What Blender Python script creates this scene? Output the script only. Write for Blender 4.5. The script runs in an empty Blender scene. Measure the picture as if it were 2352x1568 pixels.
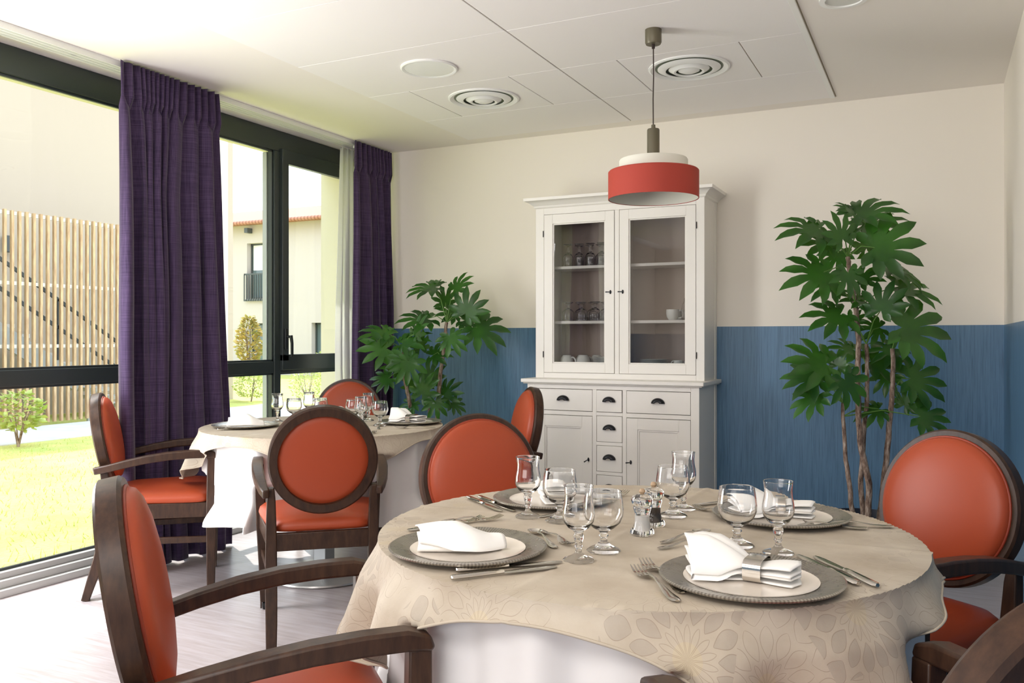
import bpy, math, random
from math import sin, cos, pi, radians, hypot, atan2, sqrt, exp
from mathutils import Vector, Matrix

# ------------------------------------------------------------ camera, world, lights
SC = bpy.context.scene
COL = SC.collection
F, CX, CY, H = 1978.0, 1176.0, 778.0, 1.2
YAW = atan2(973, 1978)
SY, CYAW = sin(YAW), cos(YAW)
cam_d = bpy.data.cameras.new('camera')
cam_d.sensor_width = 36
cam_d.lens = F / 2352 * 36
cam_d.shift_y = -6 / 2352
cam_d.clip_start = 0.02
cam = bpy.data.objects.new('camera', cam_d)
cam.location = (0, 0, H)
cam.rotation_euler = (pi / 2, 0, YAW)
COL.objects.link(cam)
SC.camera = cam

SC.view_settings.view_transform = 'Standard'
SC.view_settings.look = 'None'
SC.view_settings.gamma = 1
SC.view_settings.use_curve_mapping = False
SC.view_settings.exposure = 0.70

W = bpy.data.worlds.new('sky')
SC.world = W
W.use_nodes = True
nt = W.node_tree
bg = nt.nodes['Background']
tc = nt.nodes.new('ShaderNodeTexCoord')
sx = nt.nodes.new('ShaderNodeSeparateXYZ')
rp = nt.nodes.new('ShaderNodeValToRGB')
nt.links.new(tc.outputs['Generated'], sx.inputs[0])
nt.links.new(sx.outputs['Z'], rp.inputs[0])
rp.color_ramp.elements[0].color = (0.93, 0.97, 1.0, 1)
rp.color_ramp.elements[1].color = (0.62, 0.80, 1.0, 1)
nt.links.new(rp.outputs[0], bg.inputs[0])
bg.inputs[1].default_value = 2.25

sun_d = bpy.data.lights.new('sun', 'SUN')
sun_d.energy = 3.8
sun_d.angle = radians(0.6)
sun_d.color = (1.0, 0.95, 0.86)
sun = bpy.data.objects.new('sun', sun_d)
COL.objects.link(sun)
sun.rotation_euler = Vector((0.50, -0.30, -1.0)).to_track_quat('-Z', 'Y').to_euler()

ZL = 2.57
def area(name, loc, aim, sx_, sy_, power, color):
    d = bpy.data.lights.new(name, 'AREA')
    d.shape = 'RECTANGLE'; d.size = sx_; d.size_y = sy_; d.energy = power; d.color = color
    o = bpy.data.objects.new(name, d)
    o.location = loc
    o.rotation_euler = Vector(aim).to_track_quat('-Z', 'Y').to_euler()
    COL.objects.link(o)
    return o
# added fill panel behind the camera, standing in for unseen glazing
area('fill_behind', (-1.45, -2.75, 1.75), (-0.05, 1, 0.30), 3.2, 1.5, 44, (1.0, 0.975, 0.965))
# added unseen panel facing down, brightens the table tops and chair arms
area('fill_overhead', (-1.25, -0.5, ZL), (0, 0.12, -1), 2.6, 1.6, 54, (1.0, 0.98, 0.96))
# added fill panel inside the left glazing, strengthens the window light
area('fill_side', (-3.86, 1.93, 1.2), (1, 0.14, -0.05), 0.80, 2.1, 48, (0.98, 0.975, 1.0))

# ------------------------------------------------------------ pixel helpers (real points on real planes)
def atz(px, py, z):
    t = (z - H) * F / (CY - py); r = (px - CX) / F
    return Vector((t * (r * CYAW - SY), t * (r * SY + CYAW), z))
def atx(px, py, x):
    r = (px - CX) / F; t = x / (r * CYAW - SY)
    return Vector((x, t * (r * SY + CYAW), H + (CY - py) * t / F))
def aty(px, py, y):
    r = (px - CX) / F; t = y / (r * SY + CYAW)
    return Vector((t * (r * CYAW - SY), y, H + (CY - py) * t / F))

# ------------------------------------------------------------ object helpers
def tag(o, label=None, cat=None, group=None, kind=None):
    if label: o['label'] = label
    if cat: o['category'] = cat
    if group: o['group'] = group
    if kind: o['kind'] = kind
    return o
def empty(name, loc=(0, 0, 0), rz=0.0):
    o = bpy.data.objects.new(name, None)
    o.empty_display_size = 0.1
    o.location = loc; o.rotation_euler = (0, 0, rz)
    COL.objects.link(o)
    return o
def thing(name, label, cat, loc=(0, 0, 0), rz=0.0, group=None):
    return tag(empty(name, loc, rz), label, cat, group)
def copy_tree(o, parent=None):
    c = o.copy(); COL.objects.link(c)
    if parent: c.parent = parent
    for ch in [k for k in COL.objects if k.parent == o]:
        copy_tree(ch, c)
    return c

class MB:
    def __init__(s): s.v = []; s.f = []; s.uv = None
    def add(s, vs, fs):
        n = len(s.v); s.v += [tuple(v) for v in vs]; s.f += [tuple(i + n for i in f) for f in fs]
        return s
    def box(s, x0, x1, y0, y1, z0, z1):
        return s.add([(x0,y0,z0),(x1,y0,z0),(x1,y1,z0),(x0,y1,z0),(x0,y0,z1),(x1,y0,z1),(x1,y1,z1),(x0,y1,z1)],
                     [(0,3,2,1),(4,5,6,7),(0,1,5,4),(1,2,6,5),(2,3,7,6),(3,0,4,7)])
    def prism(s, poly, axis, a, b):
        n = len(poly)
        def P(p, k):
            return (k, p[0], p[1]) if axis == 'x' else ((p[0], k, p[1]) if axis == 'y' else (p[0], p[1], k))
        vs = [P(p, a) for p in poly] + [P(p, b) for p in poly]
        fs = [tuple(range(n))[::-1], tuple(range(n, 2*n))] + [(i, (i+1) % n, n+(i+1) % n, n+i) for i in range(n)]
        return s.add(vs, fs)
    def sweep(s, path, size, side=(1, 0, 0), cap=True):
        path = [Vector(p) for p in path]; n = len(path); vs = []; fs = []
        for i, p in enumerate(path):
            t = (path[min(i+1, n-1)] - path[max(i-1, 0)]).normalized()
            sd = Vector(side); sd = (sd - t * sd.dot(t)).normalized(); up = t.cross(sd)
            a, b = size[i] if isinstance(size, list) else size
            for u, w in ((-1,-1),(1,-1),(1,1),(-1,1)):
                vs.append(p + sd * (u*a/2) + up * (w*b/2))
        for i in range(n-1):
            for k in range(4):
                fs.append((4*i+k, 4*i+(k+1) % 4, 4*i+4+(k+1) % 4, 4*i+4+k))
        if cap: fs += [(3,2,1,0), (4*n-4, 4*n-3, 4*n-2, 4*n-1)]
        return s.add(vs, fs)
    def tube(s, path, r, n=8, cap=True):
        path = [Vector(p) for p in path]; m = len(path); vs = []; fs = []
        ref = None
        for i, p in enumerate(path):
            t = (path[min(i+1, m-1)] - path[max(i-1, 0)]).normalized()
            if ref is None: ref = t.orthogonal().normalized()
            ref = (ref - t * ref.dot(t)).normalized(); b = t.cross(ref)
            rr = r[i] if isinstance(r, (list, tuple)) else r
            for k in range(n):
                q = 2*pi*k/n
                vs.append(p + ref * (rr*cos(q)) + b * (rr*sin(q)))
        for i in range(m-1):
            for k in range(n):
                fs.append((n*i+k, n*i+(k+1) % n, n*i+n+(k+1) % n, n*i+n+k))
        if cap: fs += [tuple(range(n))[::-1], tuple(range(n*(m-1), n*m))]
        return s.add(vs, fs)
    def lathe(s, prof, n=32, xf=None, close=False, ang=2*pi):
        vs = []; fs = []; rings = []
        for (r, z) in prof:
            if r < 1e-6:
                rings.append([len(vs)]); vs.append(Vector((0, 0, z)))
            else:
                rings.append(list(range(len(vs), len(vs)+n)))
                vs += [Vector((r*cos(2*pi*k/n), r*sin(2*pi*k/n), z)) for k in range(n)]
        pairs = list(zip(rings, rings[1:])) + ([(rings[-1], rings[0])] if close else [])
        for A, B in pairs:
            if len(A) == 1 and len(B) == 1: continue
            for k in range(n):
                k2 = (k+1) % n
                if len(A) == 1: fs.append((A[0], B[k2], B[k]))
                elif len(B) == 1: fs.append((A[k], A[k2], B[0]))
                else: fs.append((A[k], A[k2], B[k2], B[k]))
        if xf: vs = [xf(v) for v in vs]
        return s.add(vs, fs)
    def grid(s, P, nu, nv, wrap=False):
        vs = []; fs = []; uvs = []
        for j in range(nv):
            for i in range(nu):
                vs.append(P(i, j))
        m = nu if wrap else nu-1
        for j in range(nv-1):
            for i in range(m):
                fs.append((j*nu+i, j*nu+(i+1) % nu, (j+1)*nu+(i+1) % nu, (j+1)*nu+i))
        return s.add(vs, fs)
    def build(s, name, mat, parent=None, smooth=True, bevel=0, sharp=38, solid=0, uv=None, subsurf=0, loc=None, keep=False):
        me = bpy.data.meshes.new(name)
        me.from_pydata(s.v, [], s.f)
        me.update()
        if uv is not None:
            L = me.uv_layers.new(name='UVMap')
            for lp in me.loops: L.data[lp.index].uv = uv[lp.vertex_index]
        me.materials.append(mat)
        if not keep:
            import bmesh
            bm = bmesh.new(); bm.from_mesh(me)
            bmesh.ops.recalc_face_normals(bm, faces=bm.faces)
            bm.to_mesh(me); bm.free()
        if smooth:
            me.polygons.foreach_set('use_smooth', [True]*len(me.polygons))
            if not subsurf: me.set_sharp_from_angle(angle=radians(sharp))
        o = bpy.data.objects.new(name, me)
        COL.objects.link(o)
        if parent: o.parent = parent
        if loc: o.location = loc
        if solid:
            m = o.modifiers.new('solid', 'SOLIDIFY'); m.thickness = solid; m.offset = 1
        if bevel:
            m = o.modifiers.new('bevel', 'BEVEL'); m.width = bevel; m.segments = 2; m.limit_method = 'ANGLE'; m.angle_limit = radians(40)
            m.harden_normals = False
        if subsurf:
            m = o.modifiers.new('sub', 'SUBSURF'); m.levels = subsurf; m.render_levels = subsurf
        return o
def struct(mb, name, mat, **k):
    o = mb.build(name, mat, **k); o['kind'] = 'structure'
    return o

# ------------------------------------------------------------ materials
def srgb(r, g, b):
    f = lambda c: (c/255)/12.92 if c/255 <= 0.04045 else ((c/255+0.055)/1.055)**2.4
    return (f(r), f(g), f(b), 1)
def pmat(name, col, rough=0.5, metal=0.0, spec=0.5, **k):
    m = bpy.data.materials.new(name); m.use_nodes = True
    b = m.node_tree.nodes['Principled BSDF']
    b.inputs['Base Color'].default_value = col
    b.inputs['Roughness'].default_value = rough
    b.inputs['Metallic'].default_value = metal
    b.inputs['Specular IOR Level'].default_value = spec
    for kk, v in k.items(): b.inputs[kk.replace('_', ' ')].default_value = v
    return m
def N(m, t, **k):
    n = m.node_tree.nodes.new(t)
    for a, v in k.items(): setattr(n, a, v)
    return n
def L(m, a, b): m.node_tree.links.new(a, b)
def bsdf(m): return m.node_tree.nodes['Principled BSDF']
def coords(m, out='Object', scale=(1, 1, 1)):
    t = N(m, 'ShaderNodeTexCoord'); mp = N(m, 'ShaderNodeMapping')
    mp.inputs['Scale'].default_value = scale
    L(m, t.outputs[out], mp.inputs[0])
    return mp.outputs[0]
def noise(m, vec, scale, detail=4, rough=0.5):
    n = N(m, 'ShaderNodeTexNoise')
    n.inputs['Scale'].default_value = scale; n.inputs['Detail'].default_value = detail; n.inputs['Roughness'].default_value = rough
    L(m, vec, n.inputs['Vector'])
    return n.outputs['Fac']
def ramp(m, fac, stops):
    r = N(m, 'ShaderNodeValToRGB')
    e = r.color_ramp.elements
    while len(e) < len(stops): e.new(0.5)
    for el, (p, c) in zip(e, stops): el.position = p; el.color = c
    L(m, fac, r.inputs[0])
    return r.outputs[0]
def math_(m, op, a, b=None, c=None):
    n = N(m, 'ShaderNodeMath', operation=op)
    for i, v in enumerate((a, b, c)):
        if v is None: continue
        if isinstance(v, (int, float)): n.inputs[i].default_value = v
        else: L(m, v, n.inputs[i])
    return n.outputs[0]
def mix(m, fac, a, b, blend='MIX'):
    n = N(m, 'ShaderNodeMix', data_type='RGBA', blend_type=blend)
    if isinstance(fac, (int, float)): n.inputs[0].default_value = fac
    else: L(m, fac, n.inputs[0])
    for i, v in ((6, a), (7, b)):
        if isinstance(v, tuple): n.inputs[i].default_value = v
        else: L(m, v, n.inputs[i])
    return n.outputs[2]
def bump(m, h, strength=0.2, dist=0.01):
    b = N(m, 'ShaderNodeBump'); b.inputs['Strength'].default_value = strength; b.inputs['Distance'].default_value = dist
    L(m, h, b.inputs['Height']); L(m, b.outputs[0], bsdf(m).inputs['Normal'])

def wood(name, c1, c2, rough=0.35, scale=6, stretch=(14, 1.2, 1.2), out='Object'):
    m = pmat(name, c1, rough)
    v = coords(m, out, stretch)
    f = noise(m, v, scale, 6, 0.6)
    L(m, ramp(m, f, [(0.3, c1), (0.7, c2)]), bsdf(m).inputs['Base Color'])
    bump(m, f, 0.06, 0.003)
    return m
MAT = {}
MAT['chair_wood'] = wood('walnut stained beech', srgb(46, 31, 24), srgb(72, 50, 37), 0.36, 7, (9, 9, 2))
bsdf(MAT['chair_wood']).inputs['Specular IOR Level'].default_value = 0.32
m = MAT['leather'] = pmat('orange leatherette', srgb(166, 70, 40), 0.40, 0, 0.36)
bump(m, noise(m, coords(m), 700, 2), 0.06, 0.001)
m = MAT['piping'] = pmat('orange piping', srgb(148, 56, 32), 0.42)
m = MAT['caster'] = pmat('black caster', srgb(25, 24, 26), 0.4)
m = MAT['wall_right'] = pmat('wall', srgb(232, 224, 210), 0.7)

def wall_mat(name, upper, split, blue1, blue2):
    m = pmat(name, upper, 0.65)
    t = N(m, 'ShaderNodeNewGeometry'); s_ = N(m, 'ShaderNodeSeparateXYZ'); L(m, t.outputs['Position'], s_.inputs[0])
    g = math_(m, 'LESS_THAN', s_.outputs['Z'], split)
    mp = N(m, 'ShaderNodeMapping'); mp.inputs['Scale'].default_value = (150, 150, 5); L(m, t.outputs['Position'], mp.inputs[0])
    f = noise(m, mp.outputs[0], 1.0, 5, 0.65)
    blue = ramp(m, f, [(0.25, blue1), (0.5, blue2), (0.78, tuple(min(1, c*1.3) for c in blue2[:3])+(1,))])
    L(m, mix(m, g, upper, blue), bsdf(m).inputs['Base Color'])
    L(m, math_(m, 'MULTIPLY_ADD', g, -0.27, 0.65), bsdf(m).inputs['Roughness'])
    b = N(m, 'ShaderNodeBump'); b.inputs['Distance'].default_value = 0.002
    L(m, math_(m, 'MULTIPLY', g, 0.25), b.inputs['Strength']); L(m, f, b.inputs['Height']); L(m, b.outputs[0], bsdf(m).inputs['Normal'])
    return m
CREAM = srgb(240, 233, 222)
MAT['wall'] = wall_mat('painted wall over blue wallpaper', CREAM, 1.277, srgb(60, 94, 122), srgb(80, 118, 150))
m = MAT['ceiling'] = pmat('white ceiling paint', srgb(240, 234, 228), 0.8)
MAT['tile'] = pmat('white ceiling panel', srgb(243, 239, 238), 0.7)
MAT['gap'] = pmat('panel joint', srgb(150, 140, 122), 0.8)
m = MAT['floor'] = pmat('pale wood vinyl', srgb(200, 190, 186), 0.3)
v = coords(m, 'Object', (1, 1, 1))
br = N(m, 'ShaderNodeTexBrick'); br.offset = 0.37
br.inputs['Scale'].default_value = 1.0; br.inputs['Brick Width'].default_value = 1.2; br.inputs['Row Height'].default_value = 0.16
br.inputs['Mortar Size'].default_value = 0.0012; br.inputs['Color1'].default_value = (0.4, 0.4, 0.4, 1); br.inputs['Color2'].default_value = (0.6, 0.6, 0.6, 1)
br.inputs['Mortar'].default_value = (0.25, 0.25, 0.25, 1)
L(m, v, br.inputs['Vector'])
f = noise(m, coords(m, 'Object', (1.2, 16, 1)), 3, 7, 0.65)
c = ramp(m, f, [(0.25, srgb(164, 151, 148)), (0.5, srgb(186, 177, 178)), (0.75, srgb(201, 196, 200))])
c2 = mix(m, 0.16, c, br.outputs['Color'], 'OVERLAY')
L(m, c2, bsdf(m).inputs['Base Color'])
m = MAT['alu'] = pmat('dark grey aluminium', srgb(52, 60, 60), 0.35, 0.0, 0.6)
MAT['alu_light'] = pmat('grey aluminium sill', srgb(186, 186, 184), 0.4, 0.2)
MAT['white_plastic'] = pmat('white enamel', srgb(238, 238, 236), 0.35)
MAT['reveal'] = pmat('render on the reveal', srgb(222, 214, 196), 0.9)
m = MAT['facade'] = pmat('cream render', srgb(190, 180, 178), 0.9)
m = MAT['concrete'] = pmat('pale concrete', srgb(205, 203, 200), 0.85)
L(m, ramp(m, noise(m, coords(m), 3, 5), [(0.3, srgb(192, 190, 190)), (0.7, srgb(214, 212, 208))]), bsdf(m).inputs['Base Color'])
m = MAT['lawn'] = pmat('lawn', srgb(150, 170, 60), 0.9)
f = noise(m, coords(m), 1.6, 8, 0.7); f2 = noise(m, coords(m), 34, 4, 0.7)
c = ramp(m, f, [(0.3, srgb(218, 210, 150)), (0.5, srgb(204, 204, 136)), (0.7, srgb(182, 192, 112))])
L(m, mix(m, 0.55, c, ramp(m, f2, [(0.3, srgb(104, 120, 60)), (0.7, srgb(214, 214, 150))]), 'OVERLAY'), bsdf(m).inputs['Base Color'])
bump(m, f2, 0.6, 0.03)
MAT['pine'] = wood('pale larch slat', srgb(198, 170, 130), srgb(158, 124, 90), 0.7, 5, (6, 6, 1))
MAT['steel'] = pmat('galvanised steel', srgb(175, 180, 182), 0.4, 0.5)
MAT['dark_steel'] = pmat('dark painted steel', srgb(62, 70, 72), 0.45)
MAT['glass_dark'] = pmat('dark window glass', srgb(96, 112, 118), 0.08)
m = MAT['roof'] = pmat('clay roof tile', srgb(218, 160, 130), 0.85)
wv = N(m, 'ShaderNodeTexWave'); wv.inputs['Scale'].default_value = 2.2; wv.inputs['Distortion'].default_value = 0.4
L(m, coords(m, 'Object', (1, 1, 1)), wv.inputs['Vector'])
L(m, ramp(m, wv.outputs['Fac'], [(0.0, srgb(136, 86, 70)), (0.6, srgb(176, 124, 106))]), bsdf(m).inputs['Base Color'])

def glass_pane(name, tint=(1, 1, 1, 1), refl=0.10):
    m = bpy.data.materials.new(name); m.use_nodes = True
    ntl = m.node_tree; ntl.nodes.clear()
    out = ntl.nodes.new('ShaderNodeOutputMaterial'); mx = ntl.nodes.new('ShaderNodeMixShader')
    tr = ntl.nodes.new('ShaderNodeBsdfTransparent'); gl = ntl.nodes.new('ShaderNodeBsdfGlossy'); fr = ntl.nodes.new('ShaderNodeLayerWeight')
    tr.inputs[0].default_value = tint; gl.inputs['Roughness'].default_value = 0.0
    pw = ntl.nodes.new('ShaderNodeMath'); pw.operation = 'POWER'; pw.inputs[1].default_value = 5.0
    mu = ntl.nodes.new('ShaderNodeMath'); mu.operation = 'MULTIPLY_ADD'; mu.inputs[1].default_value = 0.9; mu.inputs[2].default_value = 0.03+refl
    mu.use_clamp = True; fr.inputs[0].default_value = 0.5
    ntl.links.new(fr.outputs['Facing'], pw.inputs[0]); ntl.links.new(pw.outputs[0], mu.inputs[0]); ntl.links.new(mu.outputs[0], mx.inputs[0])
    ntl.links.new(tr.outputs[0], mx.inputs[1]); ntl.links.new(gl.outputs[0], mx.inputs[2]); ntl.links.new(mx.outputs[0], out.inputs[0])
    return m
MAT['pane'] = glass_pane('window glass', (0.98, 0.99, 0.985, 1), 0.0)
MAT['cab_pane'] = glass_pane('cabinet glass', (0.86, 0.86, 0.86, 1), 0.03)
m = MAT['glass'] = pmat('clear glass', (1, 1, 1, 1), 0.0, IOR=1.46, Transmission_Weight=1.0)
m = MAT['silver'] = pmat('stainless steel', srgb(205, 200, 192), 0.14, 1.0)
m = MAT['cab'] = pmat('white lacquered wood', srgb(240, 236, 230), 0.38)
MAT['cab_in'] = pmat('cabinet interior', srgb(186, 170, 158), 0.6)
MAT['black_metal'] = pmat('black metal pull', srgb(30, 31, 36), 0.32, 0.4)
MAT['porcelain'] = pmat('white porcelain', srgb(238, 240, 236), 0.15)
m = MAT['napkin'] = pmat('white napkin cloth', srgb(246, 244, 240), 0.8)
bump(m, noise(m, coords(m), 600, 2), 0.08, 0.001)
m = MAT['white_cloth'] = pmat('white table linen', srgb(226, 223, 222), 0.85)

def curtain_mat(name, c1, c2, trans):
    m = pmat(name, c1, 0.8, 0, 0.2)
    t = N(m, 'ShaderNodeTexCoord')
    a = N(m, 'ShaderNodeMapping'); a.inputs['Scale'].default_value = (3, 3, 220); L(m, t.outputs['Object'], a.inputs[0])
    b = N(m, 'ShaderNodeMapping'); b.inputs['Scale'].default_value = (260, 260, 4); L(m, t.outputs['Object'], b.inputs[0])
    f = math_(m, 'ADD', noise(m, a.outputs[0], 1, 4, 0.6), noise(m, b.outputs[0], 1, 3, 0.6))
    L(m, ramp(m, math_(m, 'MULTIPLY', f, 0.5), [(0.36, c1), (0.64, c2)]), bsdf(m).inputs['Base Color'])
    bsdf(m).inputs['Sheen Weight'].default_value = 0.25
    bsdf(m).inputs['Sheen Roughness'].default_value = 0.4
    if trans:
        out = m.node_tree.nodes['Material Output']; mx = N(m, 'ShaderNodeMixShader'); tl = N(m, 'ShaderNodeBsdfTranslucent')
        tl.inputs[0].default_value = c2; mx.inputs[0].default_value = trans
        L(m, bsdf(m).outputs[0], mx.inputs[1]); L(m, tl.outputs[0], mx.inputs[2]); L(m, mx.outputs[0], out.inputs[0])
    return m
MAT['curtain'] = curtain_mat('purple woven curtain', srgb(52, 40, 66), srgb(92, 74, 108), 0.06)
MAT['sheer'] = curtain_mat('white sheer curtain', srgb(236, 236, 238), srgb(250, 250, 250), 0.6)

# beige topper with outlined dahlias
m = MAT['topper'] = pmat('beige tablecloth', srgb(196, 182, 160), 0.75)
uvn = N(m, 'ShaderNodeTexCoord'); uv = uvn.outputs['UV']
mp = N(m, 'ShaderNodeMapping'); mp.inputs['Scale'].default_value = (4.2, 4.2, 1); L(m, uv, mp.inputs[0])
vo = N(m, 'ShaderNodeTexVoronoi', voronoi_dimensions='2D'); vo.inputs['Scale'].default_value = 1.0; vo.inputs['Randomness'].default_value = 0.75
L(m, mp.outputs[0], vo.inputs['Vector'])
sb = N(m, 'ShaderNodeVectorMath', operation='SUBTRACT'); L(m, mp.outputs[0], sb.inputs[0]); L(m, vo.outputs['Position'], sb.inputs[1])
sp = N(m, 'ShaderNodeSeparateXYZ'); L(m, sb.outputs[0], sp.inputs[0])
ang = math_(m, 'ARCTAN2', sp.outputs['Y'], sp.outputs['X'])
rad = vo.outputs['Distance']
rm = math_(m, 'MULTIPLY', rad, 5.0)
fl = math_(m, 'FLOOR', rm); fr_ = math_(m, 'FRACT', rm)
w = math_(m, 'MULTIPLY', math_(m, 'ABSOLUTE', math_(m, 'SUBTRACT', math_(m, 'FRACT', math_(m, 'ADD', math_(m, 'MULTIPLY', ang, 15/(2*pi)), math_(m, 'MULTIPLY', fl, 0.5))), 0.5)), 2.0)
prof = math_(m, 'MULTIPLY', math_(m, 'POWER', math_(m, 'SINE', math_(m, 'MULTIPLY', fr_, pi)), 0.75), 0.80)
line = math_(m, 'LESS_THAN', math_(m, 'ABSOLUTE', math_(m, 'SUBTRACT', w, prof)), math_(m, 'DIVIDE', 0.014, math_(m, 'ADD', rad, 0.06)))
inside = math_(m, 'LESS_THAN', w, prof)
sc_ = N(m, 'ShaderNodeSeparateXYZ'); L(m, vo.outputs['Color'], sc_.inputs[0])
fill = math_(m, 'MULTIPLY', math_(m, 'MULTIPLY', inside, math_(m, 'GREATER_THAN', sc_.outputs[0], 0.62)), math_(m, 'GREATER_THAN', rad, 0.2))
oc = N(m, 'ShaderNodeTexCoord')
so = N(m, 'ShaderNodeSeparateXYZ'); L(m, oc.outputs['Object'], so.inputs[0])
r2 = math_(m, 'SQRT', math_(m, 'ADD', math_(m, 'MULTIPLY', so.outputs['X'], so.outputs['X']), math_(m, 'MULTIPLY', so.outputs['Y'], so.outputs['Y'])))
glare_range = N(m, 'ShaderNodeMapRange'); glare_range.inputs['From Min'].default_value = 0.46; glare_range.inputs['From Max'].default_value = 0.62; L(m, r2, glare_range.inputs['Value'])
glare_fade = math_(m, 'MULTIPLY_ADD', glare_range.outputs[0], 0.92, 0.08)  # flower print faded over the tabletop: glare put into the colour
lim = math_(m, 'MULTIPLY', math_(m, 'LESS_THAN', rad, 0.62), glare_fade)
line = math_(m, 'MULTIPLY', line, lim)
fill = math_(m, 'MULTIPLY', fill, lim)
base = ramp(m, noise(m, coords(m, 'UV'), 7, 5, 0.6), [(0.3, srgb(176, 162, 143)), (0.7, srgb(198, 187, 170))])
cen = math_(m, 'MULTIPLY', math_(m, 'MULTIPLY', math_(m, 'LESS_THAN', rad, 0.10), 0.16), glare_fade)
c1_ = mix(m, cen, base, srgb(206, 184, 120))
c1b = mix(m, math_(m, 'MULTIPLY', fill, 0.22), c1_, srgb(120, 108, 104))
c2_ = mix(m, math_(m, 'MULTIPLY', line, 0.42), c1b, srgb(122, 98, 78))
L(m, c2_, bsdf(m).inputs['Base Color'])
bump(m, noise(m, coords(m, 'UV'), 260, 3), 0.25, 0.001)

# silver charger rim with fine radial streaks
m = MAT['charger'] = pmat('pewter glaze rim', srgb(150, 144, 134), 0.25, 0.75)
t = N(m, 'ShaderNodeTexCoord'); s_ = N(m, 'ShaderNodeSeparateXYZ'); L(m, t.outputs['Object'], s_.inputs[0])
a_ = math_(m, 'ARCTAN2', s_.outputs['Y'], s_.outputs['X'])
wv_ = math_(m, 'MULTIPLY_ADD', math_(m, 'SINE', math_(m, 'MULTIPLY', a_, 150.0)), 0.25, 0.5)
nz = noise(m, t.outputs['Object'], 40, 5, 0.7)
L(m, ramp(m, math_(m, 'MULTIPLY', math_(m, 'ADD', wv_, nz), 0.5), [(0.3, srgb(112, 106, 98)), (0.7, srgb(182, 176, 166))]), bsdf(m).inputs['Base Color'])
L(m, math_(m, 'MULTIPLY_ADD', nz, 0.3, 0.15), bsdf(m).inputs['Roughness'])
bump(m, wv_, 0.25, 0.0006)
MAT['porcelain_ivory'] = pmat('ivory porcelain', srgb(236, 226, 214), 0.12)
MAT['lamp_olive'] = pmat('olive grey metal', srgb(104, 98, 80), 0.4, 0.3)
MAT['lamp_red'] = pmat('brick red fabric shade', srgb(172, 62, 48), 0.75)
MAT['lamp_white'] = pmat('off white fabric shade', srgb(226, 224, 212), 0.75)
MAT['cord'] = pmat('dark cord', srgb(50, 36, 30), 0.6)
MAT['salt'] = pmat('salt grains', srgb(245, 243, 240), 0.9)
MAT['pepper'] = pmat('pepper corns', srgb(70, 58, 50), 0.8)
MAT['knob_wood'] = pmat('pale wooden bead', srgb(178, 150, 120), 0.5)
MAT['pot'] = pmat('dark blue plastic pot', srgb(28, 36, 52), 0.4)
MAT['soil'] = pmat('mossy soil', srgb(52, 58, 30), 0.95)
m = MAT['bark'] = pmat('grey brown bark', srgb(120, 100, 86), 0.85)
f = noise(m, coords(m, 'Object', (1, 1, 0.25)), 60, 5, 0.7)
L(m, ramp(m, f, [(0.35, srgb(70, 52, 44)), (0.5, srgb(134, 112, 98)), (0.68, srgb(186, 172, 160))]), bsdf(m).inputs['Base Color'])
bump(m, f, 0.5, 0.004)
m = MAT['petiole'] = pmat('green leaf stalk', srgb(96, 138, 58), 0.5)
def leaf_mat(name, ca, cb, tr):
    m = pmat(name, ca, 0.32, 0, 0.5)
    L(m, ramp(m, noise(m, coords(m, 'Object'), 5, 3), [(0.35, ca), (0.65, cb)]), bsdf(m).inputs['Base Color'])
    out = m.node_tree.nodes['Material Output']; mx = N(m, 'ShaderNodeMixShader'); tl = N(m, 'ShaderNodeBsdfTranslucent')
    tl.inputs[0].default_value = tr; mx.inputs[0].default_value = 0.20
    L(m, bsdf(m).outputs[0], mx.inputs[1]); L(m, tl.outputs[0], mx.inputs[2]); L(m, mx.outputs[0], out.inputs[0])
    return m
MAT['leaf'] = leaf_mat('deep green leaf', srgb(22, 64, 28), srgb(52, 106, 36), srgb(120, 180, 40))
MAT['shrub_leaf'] = leaf_mat('pale garden leaf', srgb(150, 170, 80), srgb(196, 200, 120), srgb(200, 210, 110))
MAT['magnolia_leaf'] = leaf_mat('bronze garden leaf', srgb(150, 150, 80), srgb(206, 170, 110), srgb(200, 190, 110))

# ------------------------------------------------------------ the room
XW, XR, YB, ZC = -3.96, 0.336, 5.423, 2.60
YF = -2.9
struct(MB().box(XW-0.10, XR+0.2, YF-0.2, YB+0.2, -0.12, 0), 'floor', MAT['floor'])
struct(MB().box(XW-0.35, XR+0.2, YF-0.2, YB+0.2, ZC, ZC+0.2), 'ceiling', MAT['ceiling'])
struct(MB().box(XW-0.0, XR+0.2, YB, YB+0.2, 0, ZC), 'wall_back', MAT['wall'])
struct(MB().box(XR, XR+0.2, YF, YB, 0, ZC), 'wall_right', MAT['wall'])
struct(MB().box(XW, XR+0.2, YF-0.2, YF, 0, ZC), 'wall_front', MAT['wall'])
b = MB(); b.box(-2.30, XR, YB-0.012, YB, 0, 0.08); struct(b, 'baseboard_back', MAT['white_plastic'], bevel=0.002)
b = MB(); b.box(XR-0.012, XR, YF, YB-0.012, 0, 0.08); struct(b, 'baseboard_right', MAT['white_plastic'], bevel=0.002)
# outer thickness of the building round the glazing
struct(MB().box(XW-0.40, XW-0.02, YB+0.02, YB+0.5, -0.1, 3.2), 'trim_1', MAT['reveal'])
struct(MB().box(XW-0.40, XW-0.08, YF-0.2, YB+0.5, 2.55, 3.2), 'trim_2', MAT['reveal'])

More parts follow.
